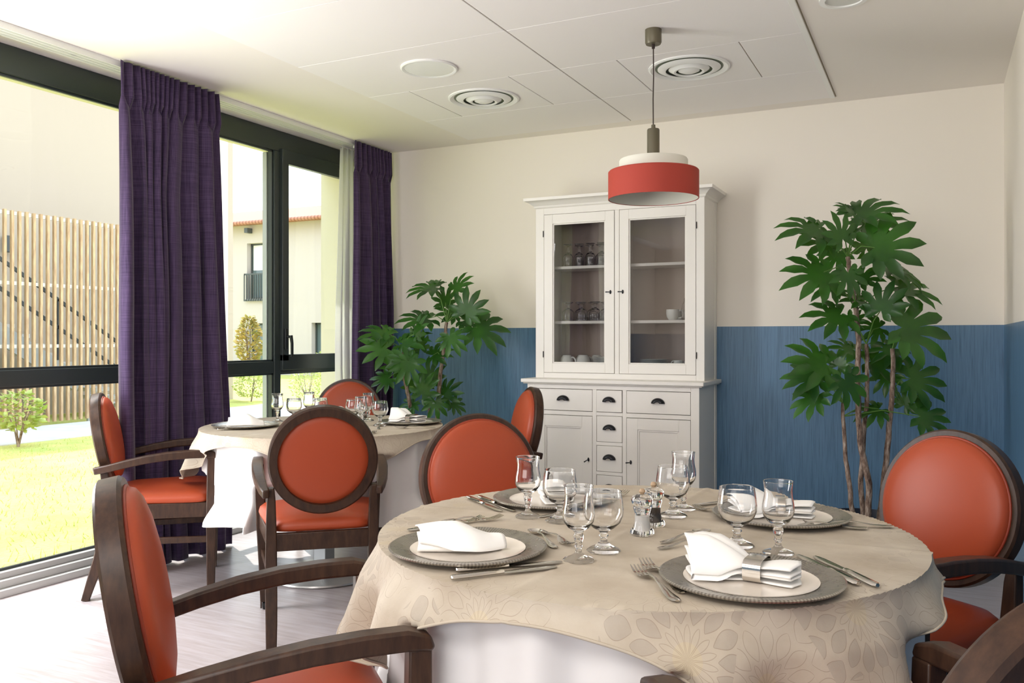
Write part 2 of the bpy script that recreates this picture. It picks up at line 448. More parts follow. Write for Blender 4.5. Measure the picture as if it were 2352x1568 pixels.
# ceiling panels: one board per tile with open joints, the joint colour shows between
tx = [-2.943, -1.748, -0.544]
ty = [YB-0.14] + [4.715 - 0.6145*i for i in range(0, 12)]
cp = empty('trim_3', (0, 0, 0)); cp['kind'] = 'structure'
g = MB().box(tx[0], tx[2]+0.03, ty[-1], ty[0]+0.004, ZC-0.0015, ZC+0.001); g.build('joint_backing', MAT['gap'], cp, smooth=False)
g = MB()
vents = {(0, 1): (-2.664, -2.04), (1, 1): (-1.433, -0.831)}
for c_ in range(2):
    for r_ in range(len(ty)-1):
        x0, x1 = tx[c_]+(0.0035 if c_ else 0.002), tx[c_+1]-0.0035
        y1, y0 = ty[r_]-0.0015, ty[r_+1]+0.0015
        segs = [(x0, x1)]
        if (c_, r_) in vents:
            a0, a1 = vents[(c_, r_)]
            segs = [(x0, a0-0.003), (a0+0.002, a1-0.002), (a1+0.003, x1)]
        for (p, q) in segs: g.box(p, q, y0, y1, ZC-0.006, ZC)
g.build('ceiling_panel', MAT['tile'], cp, bevel=0.0015)
g = MB().box(tx[2]-0.0035, tx[2]+0.024, ty[-1], ty[0]+0.004, ZC-0.010, ZC)
g.build('edge_profile', MAT['white_plastic'], cp, bevel=0.002)

# ------------------------------------------------------------ ceiling fittings
def diffuser(x, y, label):
    t = thing('air_diffuser', label, 'air vent', (x, y, ZC-0.006), group='round air diffusers in the ceiling')
    b = MB().lathe([(0.172, 0.0), (0.205, 0.0), (0.206, -0.006), (0.196, -0.010), (0.178, -0.004), (0.172, 0.0)], 48); b.build('outer_ring', MAT['white_plastic'], t)
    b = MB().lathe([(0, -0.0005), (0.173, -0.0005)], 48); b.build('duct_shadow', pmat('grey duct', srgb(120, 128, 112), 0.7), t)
    b = MB().lathe([(0.118, -0.012), (0.150, -0.004), (0.160, -0.004), (0.130, -0.018), (0.118, -0.016)], 48, close=True); b.build('cone', MAT['white_plastic'], t)
    b = MB().lathe([(0.066, -0.018), (0.095, -0.006), (0.104, -0.008), (0.078, -0.024), (0.066, -0.022)], 48, close=True); b.build('cone', MAT['white_plastic'], t)
    b = MB().lathe([(0, -0.026), (0.03, -0.026), (0.054, -0.016), (0.056, -0.004), (0.0, -0.001)], 40); b.build('centre_disc', MAT['white_plastic'], t)
    return t
diffuser(-2.352, 4.41, 'round white air diffuser in the left ceiling panels, nearer the window')
diffuser(-1.138, 4.375, 'round white air diffuser behind the cord of the red pendant lamp')
t = thing('ceiling_light', 'flat white round ceiling light beside the left air diffuser', 'ceiling light', (-2.34, 3.79, ZC-0.006))
MB().lathe([(0.128, 0), (0.146, 0), (0.147, -0.006), (0.140, -0.010), (0.128, -0.007)], 48, close=True).build('rim', MAT['white_plastic'], t)
MB().lathe([(0, -0.0075), (0.11, -0.0075), (0.1285, -0.006), (0.1285, -0.001)], 48).build('diffuser', MAT['porcelain'], t)
t = thing('ceiling_light', 'round white fitting at the top edge, right of the panel edge', 'ceiling light', (-0.338, 3.78, ZC))
MB().lathe([(0.075, 0), (0.098, 0), (0.097, -0.008), (0.075, -0.010)], 40, close=True).build('rim', MAT['white_plastic'], t)
MB().lathe([(0, -0.004), (0.076, -0.004), (0.076, -0.001)], 40).build('diffuser', pmat('frosted cover', srgb(214, 214, 208), 0.5), t)

# pendant lamp
t = thing('pendant_lamp', 'pendant lamp with a brick red drum under a white drum, hanging on a cord', 'lamp', (-1.143, 3.768, 1.83))
zc = ZC-0.006-1.83
MB().lathe([(0, zc), (0.037, zc), (0.037, zc-0.058), (0.033, zc-0.066), (0, zc-0.066)], 32).build('canopy', MAT['lamp_olive'], t)
MB().tube([(0, 0, zc-0.06), (0, 0, zc-0.085)], 0.007, 12).build('cord_grip', MAT['cord'], t)
MB().tube([(0, 0, zc-0.075), (0.001, 0.0, 0.55), (-0.001, 0, 0.45), (0, 0, 0.31)], 0.0028, 8).build('cord', MAT['cord'], t)
MB().lathe([(0, 0.335), (0.009, 0.335), (0.010, 0.318), (0.026, 0.316), (0.028, 0.310), (0.028, 0.178), (0, 0.178)], 32).build('stem', MAT['lamp_olive'], t)
o = MB().lathe([(0.2025, 0.0), (0.2025, 0.122), (0.199, 0.126), (0.152, 0.126), (0.152, 0.123), (0.198, 0.123), (0.1995, 0.118), (0.1995, 0.0)], 72, close=True).build('red_shade', MAT['lamp_red'], t)
MB().lathe([(0.1992, 0.002), (0.1992, 0.117), (0.1985, 0.117), (0.1985, 0.002)], 72, close=True).build('lining', MAT['lamp_white'], o)
MB().lathe([(0.1535, 0.06), (0.1535, 0.172), (0.150, 0.178), (0.02, 0.180), (0.02, 0.176), (0.149, 0.174), (0.150, 0.168), (0.150, 0.06)], 64, close=True).build('white_shade', MAT['lamp_white'], t)
MB().lathe([(0, 0.085), (0.012, 0.088), (0.028, 0.11), (0.024, 0.14), (0.014, 0.176), (0, 0.177)], 24).build('bulb', MAT['porcelain'], t)

# ------------------------------------------------------------ glazing
def pane(mb, name, parent):
    return mb.build(name, MAT['pane'], parent, smooth=False)
ZT, ZR0, ZR1 = 2.555, 0.972, 1.05
def window(n, y0, y1, mulls, sash=None):
    fr = empty('window_%d' % n); fr['kind'] = 'structure'
    b = MB()
    x0, x1 = XW-0.06, XW
    b.box(x0, x1, y0, y1, ZT-0.095, ZC-0.001)          # head
    b.box(x0, x1, y0, y0+0.06, 0.10, ZT-0.095); b.box(x0, x1, y1-0.06, y1, 0.10, ZT-0.095)
    b.box(x0, x1-0.004, y0+0.06, y1-0.06, ZR0, ZR1)
    for my in mulls: b.box(x0, x1, my-0.03, my+0.03, 0.10, ZT-0.095)
    b.build('window_frame', MAT['alu'], fr, bevel=0.003)
    b = MB()
    b.box(XW-0.02, XW+0.09, y0, y1, 0.0, 0.035); b.box(XW-0.06, XW+0.055, y0, y1, 0.035, 0.07); b.box(XW-0.06, XW+0.02, y0, y1, 0.07, 0.10)
    b.build('window_sill', MAT['alu_light'], fr, bevel=0.003)
    ys = [y0+0.06] + [k for my in mulls for k in (my-0.03, my+0.03)] + [y1-0.06]
    for i in range(0, len(ys), 2):
        for z0, z1 in ((0.10, ZR0), (ZR1, ZT-0.095)):
            pane(MB().box(XW-0.035, XW-0.030, ys[i], ys[i+1], z0, z1), 'pane', fr)
            bb = MB()     # beads that hold the pane
            bb.box(XW-0.030, XW-0.014, ys[i], ys[i+1], z1-0.012, z1); bb.box(XW-0.030, XW-0.014, ys[i], ys[i+1], z0, z0+0.012)
            bb.box(XW-0.030, XW-0.014, ys[i], ys[i]+0.012, z0, z1); bb.box(XW-0.030, XW-0.014, ys[i+1]-0.012, ys[i+1], z0, z1)
            bb.build('glazing_bead', MAT['alu'], fr)
    return fr
struct(MB().box(XW-0.06, XW, YF, -0.9, 0, ZC), 'wall_left', MAT['wall'])
window(1, -0.9, 0.46, [])
w2 = window(2, 0.46, 3.36, [])
w3 = window(3, 3.36, YB-0.002, [4.49])
# opening sash of the third window, with handle
b = MB(); ya, yb = 4.515, YB-0.05
b.box(XW-0.02, XW+0.022, ya, yb, ZR1-0.06, ZR1+0.045); b.box(XW-0.02, XW+0.022, ya, yb, ZT-0.17, ZT-0.075)
b.box(XW-0.02, XW+0.022, ya, ya+0.062, ZR1, ZT-0.16); b.box(XW-0.02, XW+0.022, yb-0.065, yb, ZR1, ZT-0.16)
s = b.build('sash', MAT['alu'], w3, bevel=0.004)
b = MB(); b.box(XW+0.022, XW+0.034, ya+0.016, ya+0.044, 1.13, 1.27)
b.tube([(XW+0.034, ya+0.03, 1.215), (XW+0.066, ya+0.03, 1.215)], 0.009, 12)
b.sweep([(XW+0.066, ya+0.03, 1.224), (XW+0.070, ya+0.036, 1.17), (XW+0.066, ya+0.042, 1.08)], [(0.022, 0.014), (0.020, 0.012), (0.018, 0.011)], (0, 1, 0))
b.build('sash_handle', pmat('black window handle', srgb(60, 62, 64), 0.3, 0.6), s, bevel=0.002)
# pale outer post beside the middle mullion
MB().box(XW-0.10, XW-0.062, 4.452, 4.490, 0.10, ZT-0.10).build('outer_post', MAT['steel'], w3, bevel=0.004)

# curtain track on the ceiling
t = thing('curtain_track', 'long white double curtain track fixed to the ceiling along the glazing', 'curtain rail', (-3.74, 0, ZC-0.03))
b = MB(); b.box(-0.05, 0.05, -2.8, YB-0.005, 0.018, 0.0299)
for xx in (-0.05, -0.018, 0.014, 0.044): b.box(xx, xx+0.006, -2.8, YB-0.005, 0.0, 0.019)
b.build('rail', MAT['white_plastic'], t, bevel=0.0015)
for k in range(8): MB().box(-0.008, 0.008, 0.2+0.65*k, 0.215+0.65*k, 0.012, 0.019).build('bracket_clip', MAT['steel'], t)

# ------------------------------------------------------------ curtains
def curtain(name, label, cat, x0, ytop, ybot, mat, nfold, seed, amp=0.055, ztop=ZC-0.006, zbot=0.012, group=None, header=True):
    rnd = random.Random(seed)
    nu, nv = nfold*16+1, 46
    ph = [rnd.uniform(0, 6.28) for _ in range(8)]
    wts = [rnd.choice((0.45, 0.6, 0.9, 1.3, 1.9)) for _ in range(nfold+2)]
    if header: wts[0] = 1.9
    cum = [0]
    for k in range(nfold): cum.append(cum[-1]+wts[k])
    tot = cum[-1]
    ampf = [rnd.uniform(0.55, 1.0)*(0.75+0.25*w_) for w_ in wts]
    vs = []
    for j in range(nv):
        q = j/(nv-1)                      # 0 top -> 1 bottom
        z = ztop + (zbot-ztop)*q
        lo = q**0.8
        A = amp*(0.32+0.68*min(1, q*2.2)) if header else amp*(0.7+0.3*q)
        for i in range(nu):
            k = min(i//16, nfold-1); fr_ = (i-16*k)/16
            s0 = (cum[k]+(cum[k+1]-cum[k])*fr_)/tot
            s1 = (k+fr_)/nfold
            bq = 0.45+0.55*min(1, q*4); s_ = s1*(1-bq)+s0*bq
            yt = ytop[0]+(ytop[1]-ytop[0])*s_
            yb_ = ybot[0]+(ybot[1]-ybot[0])*s_
            y = yt+(yb_-yt)*lo
            wv1 = sin(2*pi*fr_)
            wv2 = sin(2*pi*fr_*1+0.0)+0.22*sin(4*pi*fr_+ph[k % 8])
            if header and q < 0.07: wave = 0.9*(1 if sin(2*pi*fr_*2+0.6) > 0 else -1)*abs(sin(2*pi*fr_*2+0.6))**0.4
            else: wave = wv2*(ampf[k]*(1-0.5*abs(2*fr_-1)**3))
            x = x0 + A*wave + 0.012*sin(3*q+ph[1]+s_*5)*q
            y += 0.016*sin(2*pi*fr_*2+ph[2])*min(1, q*2) + 0.012*sin(9*q+k)*q
            vs.append((x, y, z - (0.004*sin(i*0.8) if j == 0 else 0)))
    b = MB(); b.grid(lambda i, j: vs[j*nu+i], nu, nv)
    t = thing(name, label, cat, (x0, (ytop[0]+ytop[1])/2, 0), group=group)
    M0 = Vector((x0, (ytop[0]+ytop[1])/2, 0))
    b.v = [tuple(Vector(v)-M0) for v in b.v]
    b.build('drape', mat, t, sharp=80, solid=0.003)
    if header:
        for k in range(nfold):
            yy = ytop[0]+(ytop[1]-ytop[0])*(k+0.5)/nfold - M0.y
            MB().box(-0.032, -0.020, yy-0.004, yy+0.004, ztop-0.045, ztop-0.026).build('glider_hook', MAT['white_plastic'], t)
    return t
curtain('curtain', 'floor-length purple curtain gathered between the two windows, nearer the camera', 'curtain', -3.665, (2.995, 3.655), (2.985, 3.76), MAT['curtain'], 8, 31, 0.058, group=None)
curtain('curtain', 'purple curtain hanging in the far corner beside the blue back wall', 'curtain', -3.665, (4.93, 5.385), (4.90, 5.40), MAT['curtain'], 5, 9, 0.055)
curtain('sheer_curtain', 'narrow white sheer curtain beside the corner purple curtain', 'curtain', -3.80, (4.96, 5.14), (4.90, 5.14), MAT['sheer'], 3, 12, 0.020, ztop=ZC-0.032, zbot=0.115, header=False)
curtain('curtain', 'purple curtain outside the frame, mirrored in the cabinet glass', 'curtain', -3.665, (0.45, 1.22), (0.40, 1.26), MAT['curtain'], 7, 21, 0.05)
curtain('sheer_curtain', 'narrow white sheer curtain outside the frame, at the left edge of the mirrored window', 'curtain', -3.905, (0.68, 1.36), (0.68, 1.36), MAT['sheer'], 6, 23, 0.016, ztop=ZC-0.032, zbot=0.115, header=False)
curtain('sheer_curtain', 'white sheer curtain outside the frame, mirrored in the cabinet glass', 'curtain', -3.82, (-0.35, 0.4), (-0.35, 0.42), MAT['sheer'], 8, 22, 0.025, ztop=ZC-0.032, zbot=0.115, header=False)

# ------------------------------------------------------------ chairs
def make_chair():
    r = empty('dining_armchair')
    wd, lt = MAT['chair_wood'], MAT['leather']
    T = radians(10.3); n_ = Vector((0, cos(T), sin(T))); w_ = Vector((0, -sin(T), cos(T))); c0 = Vector((0, -0.238, 0.722))
    def xf(v): return c0 + Vector((v.x*0.985, 0, 0)) + w_*(v.y*1.015) + n_*v.z
    MB().lathe([(0.179, -0.027), (0.210, -0.027), (0.217, -0.021), (0.2175, 0.014), (0.212, 0.021), (0.186, 0.021), (0.179, 0.015)], 72, xf, close=True).build('backrest_frame', wd, r)
    c = MB().lathe([(0.192, 0.010), (0.194, 0.026), (0.188, 0.038), (0.172, 0.047), (0.14, 0.055), (0.09, 0.061), (0.04, 0.063), (0, 0.064)], 64, xf).build('back_cushion', lt, r, sharp=80)
    b = MB()
    pth = [xf(Vector((0.1945*cos(2*pi*k/64), 0.1945*sin(2*pi*k/64), 0.0225))) for k in range(65)]
    b.tube(pth, 0.0042, 6, cap=False).build('piping', MAT['piping'], c, sharp=80)
    MB().lathe([(0.184, -0.004), (0.176, -0.010), (0.15, -0.017), (0.08, -0.022), (0, -0.024)], 56, xf).build('rear_panel', lt, r, sharp=80)
    for s in (-1, 1):     # rear legs: splayed foot, knee forward, up into the round frame
        pts = [(0.198*s, -0.300, 0.0), (0.198*s, -0.272, 0.09), (0.199*s, -0.240, 0.19), (0.2*s, -0.218, 0.29), (0.2*s, -0.208, 0.38), (0.2*s, -0.209, 0.47), (0.2*s, -0.217, 0.56), (0.2*s, -0.226, 0.615)]
        sz = [(0.040, 0.034), (0.044, 0.042), (0.046, 0.050), (0.046, 0.052), (0.044, 0.048), (0.040, 0.042), (0.034, 0.036), (0.024, 0.032)]
        MB().sweep(pts, sz).build('leg', wd, r, bevel=0.004)
    for s in (-1, 1):
        pts = [(0.236*s, 0.245, 0.035), (0.240*s, 0.246, 0.2), (0.247*s, 0.248, 0.36), (0.254*s, 0.250, 0.50), (0.258*s, 0.250, 0.645)]
        sz = [(0.034, 0.036), (0.040, 0.042), (0.044, 0.048), (0.042, 0.046), (0.040, 0.042)]
        l = MB().sweep(pts, sz).build('leg', wd, r, bevel=0.004)
        b = MB()
        for k in (-1, 1): b.box(0.236*s+k*0.013-0.0035, 0.236*s+k*0.013+0.0035, 0.228, 0.262, 0.008, 0.05)
        b.build('caster_fork', wd, l, bevel=0.001)
        xw = lambda v, s=s: Vector((0.236*s+v.z, 0.245+v.x, 0.018+v.y))
        MB().lathe([(0, -0.008), (0.014, -0.008), (0.018, -0.005), (0.018, 0.005), (0.014, 0.008), (0, 0.008)], 20, xw).build('caster', MAT['caster'], l)
        # armrest
        pts = [(0.218*s, -0.262, 0.594), (0.232*s, -0.20, 0.607), (0.246*s, -0.12, 0.627), (0.256*s, -0.03, 0.645), (0.261*s, 0.06, 0.657), (0.262*s, 0.15, 0.662), (0.262*s, 0.225, 0.662), (0.262*s, 0.262, 0.655), (0.261*s, 0.272, 0.642)]
        sz = [(0.026, 0.034), (0.036, 0.034), (0.044, 0.035), (0.047, 0.036), (0.047, 0.037), (0.046, 0.038), (0.045, 0.038), (0.043, 0.03), (0.04, 0.012)]
        MB().sweep(pts, sz).build('armrest', wd, r, bevel=0.006)
        MB().sweep([(0.200*s, -0.225, 0.262), (0.240*s, 0.235, 0.255)], (0.018, 0.030)).build('stretcher', wd, r, bevel=0.003)
    b = MB()
    b.prism([(-0.200, -0.225), (0.200, -0.225), (0.200, -0.197), (-0.200, -0.197)], 'z', 0.362, 0.432)
    b.prism([(-0.245, 0.232), (0.245, 0.232), (0.245, 0.260), (-0.245, 0.260)], 'z', 0.366, 0.432)
    for s in (-1, 1):
        b.prism([(0.188*s, -0.20), (0.212*s, -0.20), (0.258*s, 0.24), (0.234*s, 0.24)], 'z', 0.362, 0.432)
    b.build('seat_frame', wd, r, bevel=0.003)
    # domed upholstered seat: rounded trapezoid
    n = 64; vs = []; prof = [(0.93, 0.430), (1.0, 0.434), (1.02, 0.448), (1.0, 0.466), (0.93, 0.481), (0.78, 0.492), (0.5, 0.500), (0.2, 0.503)]
    def ol(a, k):
        e = 0.30 if k > 0.85 else 0.30 + (0.85-k)*0.5
        cx_ = (abs(cos(a))**e)*(1 if cos(a) >= 0 else -1); cy_ = (abs(sin(a))**e)*(1 if sin(a) >= 0 else -1)
        y = cy_*0.228*k + 0.022; hw = 0.232+0.036*cy_
        return cx_*hw*k, y
    b = MB()
    for k, z in prof:
        for i in range(n):
            x, y = ol(2*pi*(i+0.5)/n, k); vs.append((x, y, z))
    vs.append((0, 0.022, 0.504))
    fs = [(j*n+i, j*n+(i+1) % n, (j+1)*n+(i+1) % n, (j+1)*n+i) for j in range(len(prof)-1) for i in range(n)]
    j = len(prof)-1; fs += [(j*n+i, j*n+(i+1) % n, len(vs)-1) for i in range(n)]
    b.add(vs, fs).build('seat', lt, r, sharp=80)
    return r
chair0 = make_chair()
tag(chair0, 'orange round-backed armchair nearest the window, left of the far table', 'chair')
chair0.location = (-3.42, 3.03, 0); chair0.rotation_euler.z = radians(44-90)
for (x, y, a, lab) in [
    (-2.34, 2.92, 131, 'orange armchair seen from behind, in front of the far table'),
    (-1.23, 2.46, -41, 'orange armchair behind the near table, facing the camera, left of the glass cabinet'),
    (-0.105, 2.545, 235, 'orange armchair right of the near table, in front of the tall plant'),
    (-1.20, 1.318, 47, 'large orange armchair in the left foreground, seen from the side'),
    (-0.028, 1.302, 133, 'armchair in the bottom right corner, only its rounded wooden back and arms showing'),
    (-2.168, 4.063, 220, 'orange armchair seen edge-on beside the white cabinet'),
    (-3.284, 4.33, -59, 'orange armchair at the back of the far table, before the corner curtain')]:
    c = copy_tree(chair0); c.location = (x, y, 0); c.rotation_euler.z = radians(a-90); c['label'] = lab

# ------------------------------------------------------------ tables and cloths
TZ = 0.76
CH = [(-3.42, 3.03), (-2.34, 2.92), (-2.168, 4.063), (-3.284, 4.33), (-1.23, 2.46), (-0.105, 2.545), (-1.20, 1.318), (-0.028, 1.302)]
def keep_clear(x, y, z, cx_, cy_, seat=True):
    for (a, b_) in CH:
        d = hypot(a-cx_, b_-cy_)
        if d > 1.3 or z > 0.735: continue
        ux, uy = (a-cx_)/d, (b_-cy_)/d
        p = x*ux+y*uy; l = -x*uy+y*ux
        if p < 0 or abs(l) > 0.35: continue
        sm = lambda a: a*a*(3-2*a)
        edge = sm(max(0, min(1, (0.35-abs(l))/0.08)))
        arm = sm(max(0, min(1, (abs(l)-0.17)/0.05)))*sm(max(0, min(1, (0.735-z)/0.08)))
        lim = 0.78+(sqrt(max(0.01, (0.590 if seat else 0.603)**2-l*l))-0.78)*arm
        if seat and z < 0.60:
            k = sm(max(0, min(1, (0.60-z)/0.09))); lim = min(lim, 0.60*(1-k)+(d-0.287)*k)
        if p > lim:
            q = p+(lim-p)*edge
            x, y = ux*q-uy*l, uy*q+ux*l
    return x, y
def base(r, x, y):
    MB().lathe([(0, 0.0), (0.26, 0.0), (0.272, 0.006), (0.27, 0.014), (0.20, 0.020), (0.06, 0.028), (0.05, 0.034), (0, 0.034)], 56).build('base_plate', pmat('brushed table base', srgb(196, 194, 190), 0.3, 0.6), r)
    MB().box(-0.038, 0.038, -0.038, 0.038, 0.03, TZ-0.06).build('column', MAT['steel'], r, bevel=0.004)
    b = MB(); b.box(-0.28, 0.28, -0.03, 0.03, TZ-0.06, TZ-0.034); b.box(-0.03, 0.03, -0.28, 0.28, TZ-0.06, TZ-0.034)
    b.build('top_support', MAT['steel'], r)
    MB().lathe([(0, TZ-0.034), (0.585, TZ-0.034), (0.592, TZ-0.03), (0.592, TZ-0.008), (0.585, TZ-0.0045), (0, TZ-0.0045)], 72).build('tabletop', MAT['white_plastic'], r)
def undercloth(cx_, cy_, label, seed, zb=0.34, hi=1.0):
    rnd = random.Random(seed); nf = 15
    ph = [rnd.uniform(0, 6.28) for _ in range(6)]
    nu, nv = 300, 30
    R = 0.594
    vs = []
    tops = [0.0, 0.2, 0.4, 0.56, 0.585, 0.594]
    for r_ in tops[1:-1]:
        for i in range(nu):
            q = 2*pi*i/nu; vs.append((r_*cos(q), r_*sin(q), TZ-0.0035))
    rows = []
    for j in range(nv):
        d = j/(nv-1)
        for i in range(nu):
            q = 2*pi*i/nu
            f1 = sin(nf*q+ph[0]+0.9*sin(3*q+ph[1])+0.35*sin(5*q+ph[2])); f2 = sin(2*nf*q+ph[3]+sin(2*q+ph[4]))
            a = (0.050*f1+0.012*f2)*(d**0.55)
            rr = R + 0.0*d + (0.03)*d + a - 0.012*d*d
            z = TZ-0.006 - (TZ-0.006-zb)*d
            if j == nv-1: z += 0.012*sin(2*q+ph[5])
            up = max(0, min(1, (z-0.36)/0.12)); up = up*up*(3-2*up)
            rr_in = R - 0.030*(0.5-0.5*f1)*min(1, d*6) - 0.006*(1-f2)*min(1, d*6)
            rr = max(rr, R-0.03)*(1-up) + rr_in*up
            x_, y_ = keep_clear(rr*cos(q), rr*sin(q), z, cx_, cy_)
            vs.append((x_, y_, z))
    m_ = len(tops)-2
    tot = m_+nv
    fs = [(j*nu+i, j*nu+(i+1) % nu, (j+1)*nu+(i+1) % nu, (j+1)*nu+i) for j in range(tot-1) for i in range(nu)]
    vs.append((0, 0, TZ-0.0035)); fs += [((i+1) % nu, i, len(vs)-1) for i in range(nu)]
    b = MB().add(vs, fs)
    o = b.build('tablecloth', MAT['white_cloth'], None, sharp=80, loc=(cx_, cy_, 0))
    tag(o, label, 'tablecloth')
    return o
def topper(cx_, cy_, half, label, seed, offx=0.0):
    rnd = random.Random(seed)
    ph = [rnd.uniform(0, 6.28) for _ in range(8)]
    n = 150; R = 0.606; rb = 0.022
    vs = []; uvs = []
    for j in range(n+1):
        for i in range(n+1):
            u = -half+2*half*i/n; v = -half+2*half*j/n
            # slightly rounded corners of the cloth
            k = 1.0
            U, V = u*k+offx, v*k
            rho = hypot(U, V); q = atan2(V, U)
            crease = 0.0028*exp(-((u+0.035-0.05*v)/0.010)**2) + 0.0022*exp(-((v-0.03-0.03*u)/0.009)**2) + 0.0012*exp(-((u-0.3)/0.010)**2)
            if rho <= R-rb:
                x, y, z = U, V, TZ + crease + 0.0008*sin(9*U+ph[0])*sin(8*V+ph[1])
            else:
                s_ = rho-(R-rb)
                if s_ < rb*pi/2:
                    a = s_/rb; r_ = R-rb+rb*sin(a); z = TZ - rb*(1-cos(a)); h = 0
                else:
                    h = s_-rb*pi/2; r_ = R; z = TZ-rb-h
                hm = min(1.0, h/0.32)
                cq = abs(sin(2*q))            # 1 at the corners of the square
                hf = min(1.0, h/0.2); fold = 0.045*sin(14*q+ph[2]+0.8*sin(2*q))*hf + 0.022*sin(23*q+ph[3]+sin(3*q))*hf
                flare = 0.055*hm*(0.75+0.25*cq)+0.02*min(1, h/0.05)
                r_ += flare + fold*(0.35+0.65*cq)
                z += 0.25*flare*hm
                r_ = max(r_, 0.6035)
                x, y = r_*cos(q), r_*sin(q); z += crease*(1 if h == 0 else 0.6)
                x += crease*2*cos(q)
                if h > 0: x, y = keep_clear(x, y, z, cx_, cy_, False)
                if z < 0.530: x, y = x*(1+(0.53-z)*0.35), y*(1+(0.53-z)*0.35); z = 0.530-(0.530-z)*0.06
            vs.append((x, y, z)); uvs.append((u+0.5+seed*0.37, v+0.5))
    fs = [(j*(n+1)+i, j*(n+1)+i+1, (j+1)*(n+1)+i+1, (j+1)*(n+1)+i) for j in range(n) for i in range(n)]
    o = MB().add(vs, fs).build('tablecloth_topper', MAT['topper'], None, sharp=80, uv=uvs, loc=(cx_, cy_, 0), keep=True)
    tag(o, label, 'tablecloth')
    m_ = n+1
    edge = [vs[i] for i in range(m_)] + [vs[j*m_+n] for j in range(1, m_)] + [vs[n*m_+i] for i in range(n-1, -1, -1)] + [vs[j*m_] for j in range(n-1, -1, -1)]
    MB().tube(edge, 0.0028, 6, cap=False).build('hem', MAT['topper'], o, sharp=80)
    return o
NT = (-0.61, 1.92); FT = (-2.8, 3.52)
t = thing('round_table', 'round dining table in the foreground, hidden under its two cloths', 'table', (NT[0], NT[1], 0)); base(t, 0, 0)
t = thing('round_table', 'round pedestal table near the windows with a silver disc foot', 'table', (FT[0], FT[1], 0)); base(t, 0, 0)
undercloth(NT[0], NT[1], 'white underlay cloth hanging in folds round the near table', 3, 0.30)
undercloth(FT[0], FT[1], 'white underlay cloth hanging in folds round the far table', 5, 0.34)
topper(NT[0], NT[1], 0.636, 'square beige flowered cloth laid over the near table', 1, 0.016)
topper(FT[0], FT[1], 0.638, 'square beige cloth laid over the far table by the windows', 2)

# ------------------------------------------------------------ tableware
TT = TZ+0.0012
def make_plate():
    r = empty('charger_plate')
    MB().lathe([(0.112, 0.0045), (0.118, 0.0075), (0.14, 0.0125), (0.160, 0.0155), (0.1635, 0.0135), (0.162, 0.0105), (0.14, 0.006), (0.112, 0.0005), (0.0, 0.0005), (0, 0.0042)], 96, close=False).build('rim', MAT['charger'], r)
    MB().lathe([(0, 0.0046), (0.108, 0.0048), (0.119, 0.0082), (0.1195, 0.0092), (0.117, 0.0086), (0.106, 0.0062), (0, 0.0060)], 72).build('well', MAT['porcelain_ivory'], r)
    return r
plate0 = make_plate()
def place(proto, first, x, y, z, rz, label, cat, group=None):
    o = proto if first else copy_tree(proto)
    o.location = (x, y, z); o.rotation_euler = (0, 0, rz)
    for k in ('label', 'category', 'group'):
        if k in o: del o[k]
    tag(o, label, cat, group)
    return o
plates = [(-0.868, 1.558, 'silver-rimmed plate with a folded napkin, at the left of the near table'),
          (-0.300, 1.585, 'silver-rimmed plate in the front of the near table, nearest the camera'),
          (-0.925, 2.135, 'silver-rimmed plate at the back left of the near table, behind the glasses'),
          (-0.340, 2.180, 'silver-rimmed plate at the back right of the near table, before the blue wall'),
          (-3.09, 3.27, 'charger plate at the left edge of the far table'),
          (-2.455, 3.79, 'charger plate at the right edge of the far table'),
          (-3.00, 3.90, 'charger plate at the back of the far table'),
          (-2.53, 3.18, 'charger plate at the front of the far table, hidden behind the chair back')]
for i, (x, y, lab) in enumerate(plates): place(plate0, i == 0, x, y, TT, 0.3*i, lab, 'plate')

